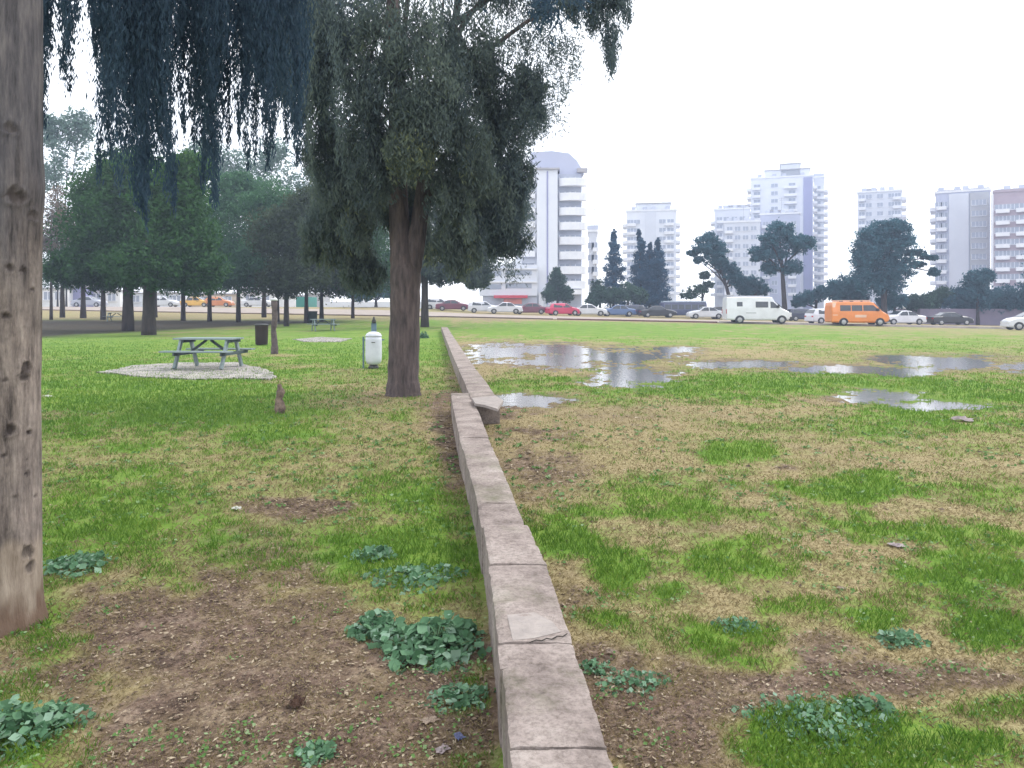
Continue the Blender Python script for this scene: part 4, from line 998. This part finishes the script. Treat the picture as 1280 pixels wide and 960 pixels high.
def van_white():
    t = empty('camper_van'); w = .98; mt = paint('van_white_paint', (.70,.71,.76))
    st = [(-2.9,.45,1.3,1.9,.90,.80),(-2.85,.35,1.4,2.38,w,.88),(-2.0,.33,1.4,2.42,w,.88),(.9,.33,1.4,2.42,w,.88),(1.15,.33,1.4,2.36,w,.86),(1.35,.33,1.35,2.05,w,.80),(2.05,.33,1.25,1.38,w,.80),(2.6,.35,1.0,1.12,.94,.80),(2.85,.42,.75,.85,.85,.75)]
    loft(st, 'body', mt, t)
    wf = lambda z: w-(z-1.4)/(1.0)*.09 if z > 1.4 else w
    side_panel([[(-2.0,1.55),(-2.0,1.95),(-1.5,1.95),(-1.5,1.55)],[(-.35,1.45),(-.35,1.98),(.75,1.98),(.75,1.45)],[(.95,1.4),(.95,1.98),(1.22,1.95),(1.75,1.42)]], wf, 'side_window', M['glass'], t)
    mb = MB(); mb.add([(2.10,-.8,1.42),(2.10,.8,1.42),(1.38,.74,2.04),(1.38,-.74,2.04),(2.05,-.8,1.37),(2.05,.8,1.37),(1.33,.74,1.99),(1.33,-.74,1.99)], [(0,1,2,3),(7,6,5,4),(0,1,5,4),(1,2,6,5),(2,3,7,6),(3,0,4,7)]); mb.build('windscreen', M['glass'], t)
    arches(t, (-1.75,1.95), w, .36); wheels(t, (-1.75,1.95), w, .36)
    mb = MB(); mb.box(-1.9,.4,-.55,.55,2.425,2.52); mb.box(-2.6,-2.1,-.4,.4,2.425,2.60); mb.build('roof_rack', vary('roof_box_grey', (.4,.4,.43), None, 3, .6), t)
    mb = MB(); mb.box(2.55,2.92,-.92,.92,.36,.62); mb.build('bumper', M['blackp'], t)
    for s in (1,-1):
        mb = MB(); mb.box(2.6,2.84,s*.72-.13,s*.72+.13,.82,1.0); mb.build('headlight', M['lamp'], t)
        mb = MB(); mb.box(-2.93,-2.86,s*.85-.07,s*.85+.05,.9,1.3); mb.build('tail_light', M['redlamp'], t)
        mb = MB(); mb.box(1.55,1.68,s*1.12-.1,s*1.12+.1,1.42,1.72); mb.build('wing_mirror', M['blackp'], t)
        mb = MB(); mb.box(-1.2,-.3,s*(w+.004)-.004,s*(w+.004)+.004,.95,.99); mb.build('side_stripe', M['blackp'], t)
    return t
v = van_white(); put(v, 946, 69.5, 'white high-roofed camper van driving right along the far side of the field', 'van', None, R(-3))
def van_orange():
    t = empty('minibus'); w = .93; mt = paint('minibus_orange_paint', (.74,.23,.04)); wt = paint('minibus_pale_paint', (.75,.50,.38))
    st = [(-2.45,.4,1.2,1.7,.86,.76),(-2.4,.3,1.2,2.0,w,.80),(-1.9,.28,1.2,2.08,w,.82),(.9,.28,1.2,2.08,w,.82),(1.15,.28,1.2,2.0,w,.80),(1.85,.3,1.15,1.28,w,.80),(2.3,.35,.95,1.02,.88,.78),(2.45,.42,.7,.8,.8,.7)]
    loft(st, 'body', mt, t)
    wf = lambda z: w-(z-1.2)/(.85)*.11 if z > 1.2 else w
    side_panel([[(-1.75,1.28),(-1.75,1.78),(-.85,1.78),(-.85,1.28)],[(-.78,1.28),(-.78,1.78),(.12,1.78),(.12,1.28)],[(.2,1.28),(.2,1.78),(1.05,1.78),(1.1,1.74),(1.6,1.28)]], wf, 'side_window', M['glass'], t)
    side_panel([[(-2.38,.9),(-2.38,1.95),(-1.95,1.98),(-1.95,.9)],[(-1.95,1.86),(-1.95,1.98),(1.0,1.98),(1.0,1.86)]], wf, 'pale_panel', wt, t, .006)
    mb = MB(); mb.add([(1.90,-.74,1.32),(1.90,.74,1.32),(1.2,.7,1.96),(1.2,-.7,1.96),(1.85,-.74,1.27),(1.85,.74,1.27),(1.15,.7,1.91),(1.15,-.7,1.91)], [(0,1,2,3),(7,6,5,4),(0,1,5,4),(1,2,6,5),(2,3,7,6),(3,0,4,7)]); mb.build('windscreen', M['glass'], t)
    arches(t, (-1.45,1.6), w, .33); wheels(t, (-1.45,1.6), w, .33)
    mb = MB()
    for x in (-1.8,-.9,0,.8): mb.box(x-.03,x+.03,-.7,.7,2.09,2.19)
    for s in (1,-1): mb.box(-1.9,.9,s*.7-.03,s*.7+.03,2.17,2.21)
    mb.build('roof_rack', wt, t)
    mb = MB(); mb.box(-.5,.45,-.012-w,-w+.0,.72,.95); mb.box(-.5,.45,w,w+.012,.72,.95); mb.build('side_panel', wt, t)
    mb = MB(); mb.box(2.2,2.52,-.84,.84,.34,.55); mb.build('bumper', M['blackp'], t)
    for s in (1,-1):
        mb = MB(); mb.box(2.28,2.46,s*.62-.13,s*.62+.13,.72,.88); mb.build('headlight', M['lamp'], t)
        mb = MB(); mb.box(1.35,1.47,s*1.05-.09,s*1.05+.09,1.28,1.5); mb.build('wing_mirror', M['blackp'], t)
    return t
v = van_orange(); put(v, 1071, 66.9, 'orange minibus with pale rear panel and roof rack driving at the field edge', 'minibus', None, R(-3))
def bus():
    t = empty('bus'); w = 1.2; mt = paint('bus_dark_paint', (.05,.06,.13)); wt = paint('bus_roof_paint', (.45,.52,.60))
    loft([(-3.6,.4,1.2,2.2,1.1,1.0),(-3.5,.35,1.2,2.5,w,1.1),(3.2,.35,1.2,2.5,w,1.1),(3.5,.4,1.2,2.3,1.15,1.0),(3.65,.45,1.1,1.3,1.1,1.0)], 'body', mt, t)
    mb = MB(); mb.box(-3.5,3.2,-1.0,1.0,2.505,2.68); mb.build('roof', wt, t)
    side_panel([[(-3.2+i*1.05,1.35),(-3.2+i*1.05,2.1),(-2.3+i*1.05,2.1),(-2.3+i*1.05,1.35)] for i in range(6)], lambda z: 1.2-(z-1.2)/1.3*.1, 'side_window', M['glass'], t)
    arches(t, (-2.2,2.2), w, .42); wheels(t, (-2.2,2.2), w, .42)
    return t
v = bus(); v.scale = (.8,.8,.78); put(v, 853, 97, 'dark blue small bus with pale roof parked among cars', 'bus', None, PI)

# ------------------------------------------------------------------ buildings
def bld(name, px, y, label, group='apartment blocks beyond the road', cat='apartment building'):
    x = (px-640)/F*y; return empty(name, (x, y, TZ(x, y)-.3), 0, label, cat, group), y/F
win_cache = {}
def window(parent, x, y, z, w, h, nm='window'):
    k = (round(w,2), round(h,2))
    if k not in win_cache:
        mb = MB(); mb.box(-w/2, w/2, -.03, .03, 0, h, 0)
        mb.box(-w/2-.1, w/2+.1, -.16, .0, -.16, -.02, 1); mb.box(-.05,.05,-.06,-.031,0,h,1); mb.box(-w/2-.08,-w/2,-.08,.0,0,h,1); mb.box(w/2,w/2+.08,-.08,.0,0,h,1)
        o = mb.build(nm, [M['bglass'], M['slab']]); win_cache[k] = o.data
    else:
        o = bpy.data.objects.new(nm, win_cache[k]); COL.objects.link(o)
    o.parent = parent; o.location = (x, y, z); return o
def balcony(parent, x0, x1, y, z, dep=1.3, curved=0, h=1.05, mt=None):
    mb = MB()
    if curved:
        n = 10; V = []; cx = (x0+x1)/2; rx = (x1-x0)/2
        poly = [(cx-rx, y)]+[(cx-rx*math.cos(PI*k/n), y-dep*.35-dep*.65*math.sin(PI*k/n)) for k in range(n+1)]+[(cx+rx, y)]
        m = len(poly); V = [(a, b, z) for a, b in poly]+[(a, b, z+h) for a, b in poly]
        mb.add(V, [tuple(range(m)), tuple(range(2*m-1, m-1, -1))]+[(i, (i+1) % m, (i+1) % m+m, i+m) for i in range(m)])
    else:
        mb.box(x0, x1, y-dep, y, z, z+.18); mb.box(x0, x1, y-dep, y-dep+.12, z+.181, z+h)
        mb.box(x0, x0+.12, y-dep+.121, y, z+.181, z+h); mb.box(x1-.12, x1, y-dep+.121, y, z+.181, z+h)
    return mb.build('balcony', mt or M['slab'], parent)

def building_A():
    t, s = bld('apartment_block', 684, 155, 'tall white block with rounded balconies and a dark vertical line, nearest beyond the road')
    X = lambda px: (px-684)*s
    Z = lambda py: P(684, py, 155).z-t.location.z
    m = MB(); m.box(X(671),X(697),0,14,0,Z(212)); m.build('stair_tower', M['white_wall'], t)
    m = MB(); m.box(X(683.4),X(685.2),-.12,-.003,0,Z(214)); m.build('vertical_strip', M['blue_wall'], t)
    m = MB(); m.box(X(671)-.4,X(697)+.4,-.5,14,Z(212)+.003,Z(210)); m.build('roof_slab', M['roofgrey'], t)
    m = MB(); m.box(X(697)+.003,X(728),1.6,13,0,Z(216)); m.build('right_wing', M['recess'], t)
    m = MB(); m.box(X(645),X(671)-.003,1.2,13,0,Z(206)); m.build('left_wing', M['white_wall'], t)
    # penthouse: sloping curved top
    m = MB(); m.prism([(X(664),Z(209)),(X(664),Z(188)),(X(690),Z(186)),(X(712),Z(189)),(X(722),Z(198)),(X(731),Z(213)),(X(731),Z(216)+.01),(X(697)+.5,Z(216)+.01),(X(697)+.5,Z(209))], 2, 12); m.build('penthouse', M['lav_wall'], t)
    m = MB(); m.box(X(722),X(735),.8,1.9,Z(214),Z(209)); m.build('roof_edge', M['roofgrey'], t)
    for k in range(8):
        py = 231+k*18.4
        balcony(t, X(699), X(734)-k*.02, 1.59, Z(py+1), 2.0, 1, h=1.55)
        window(t, X(707), 1.55, Z(py-2.2), 2.2, 1.5); window(t, X(720), 1.55, Z(py-2.2), 2.4, 1.5)
    for k in range(8):
        py = 229+k*18.4
        balcony(t, X(646), X(669), 1.19, Z(py), 1.2, 0, h=1.2)
        window(t, X(660), 1.15, Z(py-2), 2.4, 1.4)
    m = MB(); m.prism([(X(626),Z(386)),(X(626),Z(336)),(X(640),Z(328)),(X(652),Z(325)),(X(652),Z(386))], -3, 12); m.build('side_wing', M['white_wall'], t)
    m = MB(); m.box(X(600),X(671)-.01,-3.6,-.6,Z(370),Z(332)); m.build('podium', M['white_wall2'], t)
    for py in (341,357):
        m = MB(); m.box(X(607),X(627),-3.66,-3.603,Z(py+5),Z(py-1)); m.build('strip_window', M['bglass'], t)
        m = MB(); m.box(X(632),X(664),-3.66,-3.603,Z(py+4),Z(py-2)); m.build('strip_window', M['bglass'], t)
        m = MB(); m.box(X(600)-.3,X(671),-4.0,-3.67,Z(py-3),Z(py-4.5)); m.build('ledge', M['slab'], t)
    m = MB(); m.box(X(604),X(671),-3.2,-1,0,Z(370)-.01); m.build('ground_floor', M['recess'], t)
    m = MB(); m.box(X(618),X(659),-4.6,-3.25,Z(373),Z(369.5)); m.build('shop_awning', vary('red_awning', (.55,.03,.05), None, 1, .6), t)
    m = MB(); m.box(X(630),X(652),-3.4,-3.21,Z(380),Z(373.5)); m.build('shop_front', vary('salmon_shop_front', (.75,.25,.18), None, 1, .6), t)
    m = MB(); m.box(X(673),X(679),-1.0,-.2,0,Z(366)); m.build('column', M['slab'], t)
    m = MB(); m.box(X(680),X(727),-1.2,1.5,Z(368),Z(362)); m.build('canopy', M['slab'], t)
building_A()
def tower(px0, px1, top, y, label, wallm, cols, fl=3.0, setbacks=(), depth=14, name='apartment_block', side_balc=None, bands=None, winw=1.5, strip=None, rot=0, first=2, maxwin=90, balc=()):
    pc = (px0+px1)/2; t, s = bld(name, pc, y, label); th = math.atan2(pc-640, F); t.rotation_euler.z = -th; cs = math.cos(th); X = lambda px: (px-pc)*s*cs; b0 = t.location.z
    Z = lambda py: P(pc, py, y).z-b0; H = Z(top)
    m = MB(); m.box(X(px0), X(px1), 0, depth, 0, H); m.build('wall', wallm, t)
    m = MB(); m.box(X(px0)-.25, X(px1)+.25, -.25, depth+.2, H+.003, H+.6); m.build('parapet', M['slab'] if wallm != M['pink_wall'] else M['pink_wall'], t)
    for (a, b_, tp) in setbacks:
        m = MB(); m.box(X(a), X(b_), 1.5, depth-1.5, H+.61, Z(tp)); m.build('roof_house', wallm, t)
        m = MB(); m.box(X(a)-.3, X(b_)+.3, 1.2, depth-1.2, Z(tp)+.003, Z(tp)+.35); m.build('roof_slab', M['roofgrey'], t)
    rr = random.Random(int(px0)*7+int(y))
    for q in range(4):
        qx = X(px0+(px1-px0)*(.15+.22*q+rr.uniform(-.05,.05))); qy = rr.uniform(.8, 1.1); m = MB()
        m.tube([(qx-.7,qy,H+1.45),(qx+.7,qy,H+1.45)], [.32,.32], 10); m.obox((qx,qy-.9,H+.65),(qx,qy-.3,H+1.5), 1.5, .08, up=(0,0,1)); m.box(qx-.6,qx-.5,qy-.05,qy+.05,H+.55,H+1.3); m.box(qx+.5,qx+.6,qy-.05,qy+.05,H+.55,H+1.3)
        m.build('water_heater', M['recess'], t)
    m = MB(); ax = X((px0+px1)/2+2); m.box(ax-.06,ax+.06,4,4.12,H,H+6.5); m.box(ax-1.0,ax+1.0,4.03,4.09,H+6.0,H+6.1); m.box(ax-.7,ax+.7,4.03,4.09,H+5.4,H+5.5); m.build('aerial', M['rim'], t)
    if strip:
        for a, b_, mm in strip:
            m = MB(); m.box(X(a), X(b_), -.35, -.003, 0, H-.4); m.build('facade_strip', mm, t)
    n = int(H/fl); cnt = 0
    for f in range(n-1, first-1, -1):
        for c in cols:
            if cnt >= maxwin: break
            window(t, X(c), -.36 if strip and any(a <= c <= b_ for a, b_, _ in strip) else -.02, f*fl+.9, winw, 1.4); cnt += 1
        for (a, b_, d, cv) in balc:
            balcony(t, X(a), X(b_), -.003, f*fl, d, cv, h=1.0)
        if side_balc:
            for sd in side_balc:
                m = MB()
                if sd > 0: m.box(X(px1)+.003, X(px1)+1.5, 1, depth-3, f*fl, f*fl+1.0)
                else: m.box(X(px0)-1.5, X(px0)-.003, 1, depth-3, f*fl, f*fl+1.0)
                m.build('balcony', M['slab'], t)
    return t
tower(736, 746, 290, 190, 'narrow pale block peeping out behind the rounded white block', M['white_wall2'], [739,743], balc=[(741,748,1.2,0)])
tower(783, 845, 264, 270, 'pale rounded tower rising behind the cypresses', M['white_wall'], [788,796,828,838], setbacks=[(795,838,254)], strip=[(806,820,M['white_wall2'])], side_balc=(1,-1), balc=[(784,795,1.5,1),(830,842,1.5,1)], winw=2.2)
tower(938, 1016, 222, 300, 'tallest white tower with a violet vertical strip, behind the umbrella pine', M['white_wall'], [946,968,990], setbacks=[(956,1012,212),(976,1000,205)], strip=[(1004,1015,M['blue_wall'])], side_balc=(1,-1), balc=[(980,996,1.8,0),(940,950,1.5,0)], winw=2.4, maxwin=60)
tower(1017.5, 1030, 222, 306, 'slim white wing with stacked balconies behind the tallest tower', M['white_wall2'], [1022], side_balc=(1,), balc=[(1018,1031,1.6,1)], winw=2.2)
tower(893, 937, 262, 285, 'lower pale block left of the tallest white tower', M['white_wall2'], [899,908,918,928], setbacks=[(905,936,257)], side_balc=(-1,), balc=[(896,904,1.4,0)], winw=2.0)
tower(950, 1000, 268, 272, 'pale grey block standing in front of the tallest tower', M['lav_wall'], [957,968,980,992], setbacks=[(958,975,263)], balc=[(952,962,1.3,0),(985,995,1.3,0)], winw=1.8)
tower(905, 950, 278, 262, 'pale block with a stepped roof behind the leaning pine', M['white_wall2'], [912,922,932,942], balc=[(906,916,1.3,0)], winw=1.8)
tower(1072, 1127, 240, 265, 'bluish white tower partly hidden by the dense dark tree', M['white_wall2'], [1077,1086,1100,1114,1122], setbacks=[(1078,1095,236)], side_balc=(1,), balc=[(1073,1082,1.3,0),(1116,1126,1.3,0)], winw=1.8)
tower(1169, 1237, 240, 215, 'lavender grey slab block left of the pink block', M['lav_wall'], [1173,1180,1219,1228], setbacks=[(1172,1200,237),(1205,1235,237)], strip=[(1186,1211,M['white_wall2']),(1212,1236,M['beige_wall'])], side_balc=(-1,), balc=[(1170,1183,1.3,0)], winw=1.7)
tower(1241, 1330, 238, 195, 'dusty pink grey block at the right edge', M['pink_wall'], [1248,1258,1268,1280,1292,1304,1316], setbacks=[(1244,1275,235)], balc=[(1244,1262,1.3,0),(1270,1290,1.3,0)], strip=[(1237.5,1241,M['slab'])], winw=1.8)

# low white buildings and walls far left
def low(px0, px1, top, y, label, mt, name='low_building', cols=(), h_wins=1.2, cat='building', roof=True):
    pc = (px0+px1)/2; x = (pc-640)/F*y; b0 = TZ(x, y)-.2; t = empty(name, (x, y, b0), 0, label, cat); s = y/F
    H = P(pc, top, y).z-b0; m = MB(); m.box((px0-pc)*s, (px1-pc)*s, 0, 6, 0, H); m.build('wall', mt, t)
    if roof: m = MB(); m.box((px0-pc)*s-.2, (px1-pc)*s+.2, -.3, 6.2, H+.003, H+.2); m.build('roof', M['roofgrey'], t)
    for c in cols: window(t, (c-pc)*s, -.02, H*.45, 1.2, min(h_wins, H*.4))
    return t
wm2 = vary('bright_white_render', (.8,.8,.82), (.7,.7,.73), .3, .8)
low(-60, 82, 361, 120, 'low bright white building behind the thin trunks at far left', wm2, cols=(60,74))
low(86, 104, 359, 122, 'low blue-grey building between grove trunks at far left', M['blue_wall'])
low(108, 150, 364, 125, 'low white building with dark windows behind the left grove', wm2, cols=(115,126,140))
low(152, 232, 367, 128, 'long low white building seen between the thick grove trunks', M['white_wall'], cols=(170,205,216,226))
low(236, 296, 368, 130, 'low cream building far behind the three slim trunks', vary('cream_render', (.62,.52,.42), None, .4, .8), cols=(255,285))
low(300, 345, 366, 126, 'low white building far behind the dull olive trees', wm2, cols=(312,332))
low(346, 369, 370, 127, 'small white building left of the teal container', wm2)
low(370, 383, 371, 112, 'teal green shipping container far behind the far picnic table', vary('teal_container', (.03,.22,.18), (.02,.17,.14), 1, .6, stretch=(8,1,1)), name='container', cat='container', roof=False)
low(384, 402, 368, 128, 'small grey building right of the teal container', M['beige_wall'])
low(404, 560, 377, 112, 'long low bluish white boundary wall behind the forked tree', M['white_wall'], name='boundary_wall', cat='wall', roof=False)
t = low(1150, 1345, 386, 92, 'low purplish grey boundary wall behind the road at far right', vary('purple_grey_wall', (.20,.17,.23), (.15,.13,.18), .6, .9), name='boundary_wall', cat='wall', roof=False)

# ------------------------------------------------------------------ far trees and bushes
def ft(px, y, crown, label, name='park_tree', cat='tree', m='far', tr=.2, seed=1, k=70, npc=30, leaf=.3, top=None, leanpx=0, **kw):
    x = (px-640)/F*y; b = Vector((x, y, TZ(x, y))); cr = []; s = y/F
    for q in crown:
        cx, cy, rx, ry = q[:4]; ti = q[4] if len(q) > 4 else .4; c = P(cx, cy, y)
        cr.append((c.x-x, random.uniform(-.5,.5), c.z-b.z, rx*s, rx*s*.9, ry*s, ti))
    tt = (P(px, top, y).z-b.z) if top else 2
    return round_tree(name, label, cat, b, 6, cr, LF[m], 'trees and bushes along the far road' if name != 'cypress' else 'cypresses along the far road', trunk_r=tr, trunk_top=max(tt, .5), lean=(leanpx*s, 0), leaf=leaf, seed=seed, k=k, npc=npc, **kw)
ft(697, 108, [(697,362,14,14),(697,350,10,10),(696,342,6,7),(688,368,10,10),(707,368,10,10)], 'round conical bush in front of the rounded white block', 'round_bush', 'bush', 'bush', seed=31, top=360)
def cyp(px, top, bot, w, y, label, seed):
    cr = []; n = 7; w *= 1.6
    for i in range(n):
        f = i/(n-1); cy = bot+(top-bot)*f; r = w*(1-f**1.6*.82)*(.9+.2*random.random()); cr.append((px+random.uniform(-1,1), cy, max(r, 1.5), (bot-top)/n*.85, .3+.2*random.random()))
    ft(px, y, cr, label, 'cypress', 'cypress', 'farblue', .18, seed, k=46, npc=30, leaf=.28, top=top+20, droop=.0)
cyp(767, 296, 376, 11, 108, 'left cypress of the dark group with a pointed thin tip', 32)
cyp(800, 294, 376, 9, 108, 'middle cypress of the dark group, the tallest narrow one', 33)
cyp(822, 306, 376, 11, 107, 'right cypress of the dark group with a blunt top', 34)
cyp(812, 310, 376, 9, 110, 'short cypress squeezed between the middle and right ones', 35)
ft(750, 104, [(748,362,12,12),(757,370,14,10),(742,374,10,8)], 'low bush at the left foot of the cypresses', 'bush', 'bush', 'bush', seed=36, top=370)
ft(785, 103, [(785,366,16,11,.6),(770,370,12,9,.5),(798,370,12,9,.5)], 'light green bush at the foot of the middle cypress', 'bush', 'bush', 'bush', seed=37, top=372)
ft(916, 98, [(884,300,14,9),(878,312,14,8),(898,310,14,8),(893,322,16,10),(906,332,14,9),(916,342,14,10),(924,350,12,8),(872,325,7,4),(866,316,7,4)], 'pine leaning left over the white camper van', 'leaning_pine', 'tree', 'far', tr=.25, seed=38, top=338, leanpx=-14, k=44, npc=34)
ft(944, 100, [(940,354,14,9),(950,362,14,8),(930,362,10,8)], 'small dark tree between the leaning pine and the umbrella pine', 'park_tree', 'tree', 'far', seed=39, top=362)
ft(878, 104, [(874,362,13,7),(860,368,10,6),(886,356,8,5),(880,344,7,5)], 'small green tree left of the leaning pine', 'park_tree', 'tree', 'bush', seed=40, top=362, k=40, npc=18)
ft(981, 94, [(975,290,17,13),(960,300,12,9),(992,298,14,10),(952,316,16,10),(1002,308,16,12),(975,315,18,14),(965,334,12,9),(988,334,14,9),(1012,303,8,6),(945,323,8,5)], 'umbrella pine with spreading dark crown and bare trunk', 'umbrella_pine', 'tree', 'far', tr=.3, seed=41, top=325, leanpx=-4, k=46, npc=34)
ft(1105, 90, [(1100,290,24,14),(1118,285,22,12),(1090,305,24,18),(1115,310,26,20),(1095,330,26,20),(1120,335,20,18),(1080,320,14,18),(1085,350,24,16),(1110,355,20,16),(1145,316,14,4),(1162,322,10,3),(1150,330,10,3),(1170,340,6,5),(1135,300,10,6)], 'big dense dark tree with thin branches reaching right', 'dense_tree', 'tree', 'far', tr=.35, seed=42, top=320, k=60, npc=40)
ft(1056, 94, [(1056,358,20,14),(1045,366,14,12),(1070,364,18,14),(1064,376,22,10)], 'round dark bush behind the orange minibus', 'bush', 'bush', 'far', seed=43, top=370, k=80)
ft(1020, 96, [(1012,372,16,9),(1025,366,10,8),(1000,378,10,6)], 'low dark bush between camper van and orange minibus', 'bush', 'bush', 'far', seed=44, top=375)
ft(1118, 92, [(1118,376,16,10),(1105,378,12,8)], 'low bush below the big dense tree', 'bush', 'bush', 'far', seed=45, top=378)
ft(1150, 94, [(1150,382,18,10,.3),(1168,376,16,12,.6),(1180,370,14,10,.5),(1140,378,10,10,.3)], 'low mixed green bush right of the big dense tree', 'bush', 'bush', 'bush', seed=46, top=384, k=80)
ft(1196, 94, [(1192,376,18,14,.3),(1205,382,16,10,.3)], 'dark bush before the lavender block', 'bush', 'bush', 'far', seed=47, top=384, k=80)
ft(1222, 92, [(1222,348,14,12,.3),(1218,362,18,14,.3),(1230,374,18,14,.2),(1232,345,8,8,.3)], 'dark upright tree in front of the lavender block', 'park_tree', 'tree', 'far', seed=48, top=360, k=80)
ft(1262, 93, [(1256,372,18,14,.2),(1272,380,16,10,.2),(1290,368,18,20,.2),(1250,384,16,8,.2)], 'dark bush in front of the pink block', 'bush', 'bush', 'far', seed=49, top=380, k=80)
ft(1310, 90, [(1312,330,26,30,.3),(1330,350,30,30,.3),(1300,350,20,24,.3)], 'dark tree standing just outside the right edge before the pink block', 'park_tree', 'tree', 'far', seed=50, top=340, k=80)
ft(470, 104, [(470,366,20,9,.4),(450,368,16,8,.3),(488,364,14,9,.4)], 'teal green hedge bush above the boundary wall left of the forked trunk', 'bush', 'bush', 'far', seed=51, top=374, k=80)

# ------------------------------------------------------------------ air
hz = MB(); hz.box(-700, 700, -60, 420, -3, 95)
m = bpy.data.materials.new('haze_air'); m.use_nodes = True; nt = m.node_tree; nt.nodes.clear()
out = nt.nodes.new('ShaderNodeOutputMaterial'); pv = nt.nodes.new('ShaderNodeVolumePrincipled')
pv.inputs['Color'].default_value = (.62,.74,1,1); pv.inputs['Density'].default_value = .0013
nt.links.new(pv.outputs[0], out.inputs['Volume'])
tag(hz.build('haze', m), kind='stuff')

# ------------------------------------------------------------------ light
w = bpy.data.worlds.new('World'); sc.world = w; w.use_nodes = True; nt = w.node_tree; nt.nodes.clear()
EL, AZ = 48, 60     # sun high on the right, ahead of the camera
sky = nt.nodes.new('ShaderNodeTexSky'); sky.sky_type = 'NISHITA'; sky.sun_disc = False; sky.sun_elevation = R(EL); sky.sun_rotation = R(AZ)
b1 = nt.nodes.new('ShaderNodeBackground'); b1.inputs[1].default_value = .1; nt.links.new(sky.outputs[0], b1.inputs[0])
b2 = nt.nodes.new('ShaderNodeBackground'); b2.inputs[0].default_value = (.95,.97,1,1); b2.inputs[1].default_value = 1.35
tc = nt.nodes.new('ShaderNodeTexCoord'); nz = nd(nt, 'ShaderNodeTexNoise', Scale=1.5, Detail=3.0); nt.links.new(tc.outputs['Generated'], nz.inputs['Vector'])
mr = nd(nt, 'ShaderNodeMapRange'); mr.inputs['To Min'].default_value = .86; mr.inputs['To Max'].default_value = 1.0; nt.links.new(nz.outputs['Fac'], mr.inputs[0])
mx = nt.nodes.new('ShaderNodeMixShader'); nt.links.new(mr.outputs[0], mx.inputs[0]); nt.links.new(b1.outputs[0], mx.inputs[1]); nt.links.new(b2.outputs[0], mx.inputs[2])
wo = nt.nodes.new('ShaderNodeOutputWorld'); nt.links.new(mx.outputs[0], wo.inputs['Surface'])
sl = bpy.data.lights.new('sun', 'SUN'); sl.energy = 1.5; sl.angle = R(14); sl.color = (1,.95,.88)
so = bpy.data.objects.new('sun', sl); COL.objects.link(so)
d = Vector((math.sin(R(AZ))*math.cos(R(EL)), math.cos(R(AZ))*math.cos(R(EL)), math.sin(R(EL))))
so.rotation_euler = d.to_track_quat('Z', 'Y').to_euler()
vs = sc.view_settings; vs.view_transform = 'Standard'; vs.look = 'None'; vs.exposure = .85; vs.gamma = 1; vs.use_curve_mapping = False
cy = sc.cycles; cy.max_bounces = 5; cy.diffuse_bounces = 3; cy.glossy_bounces = 3; cy.transmission_bounces = 3; cy.transparent_max_bounces = 4; cy.volume_bounces = 0
cy.use_denoising = True; cy.filter_width = 1.5
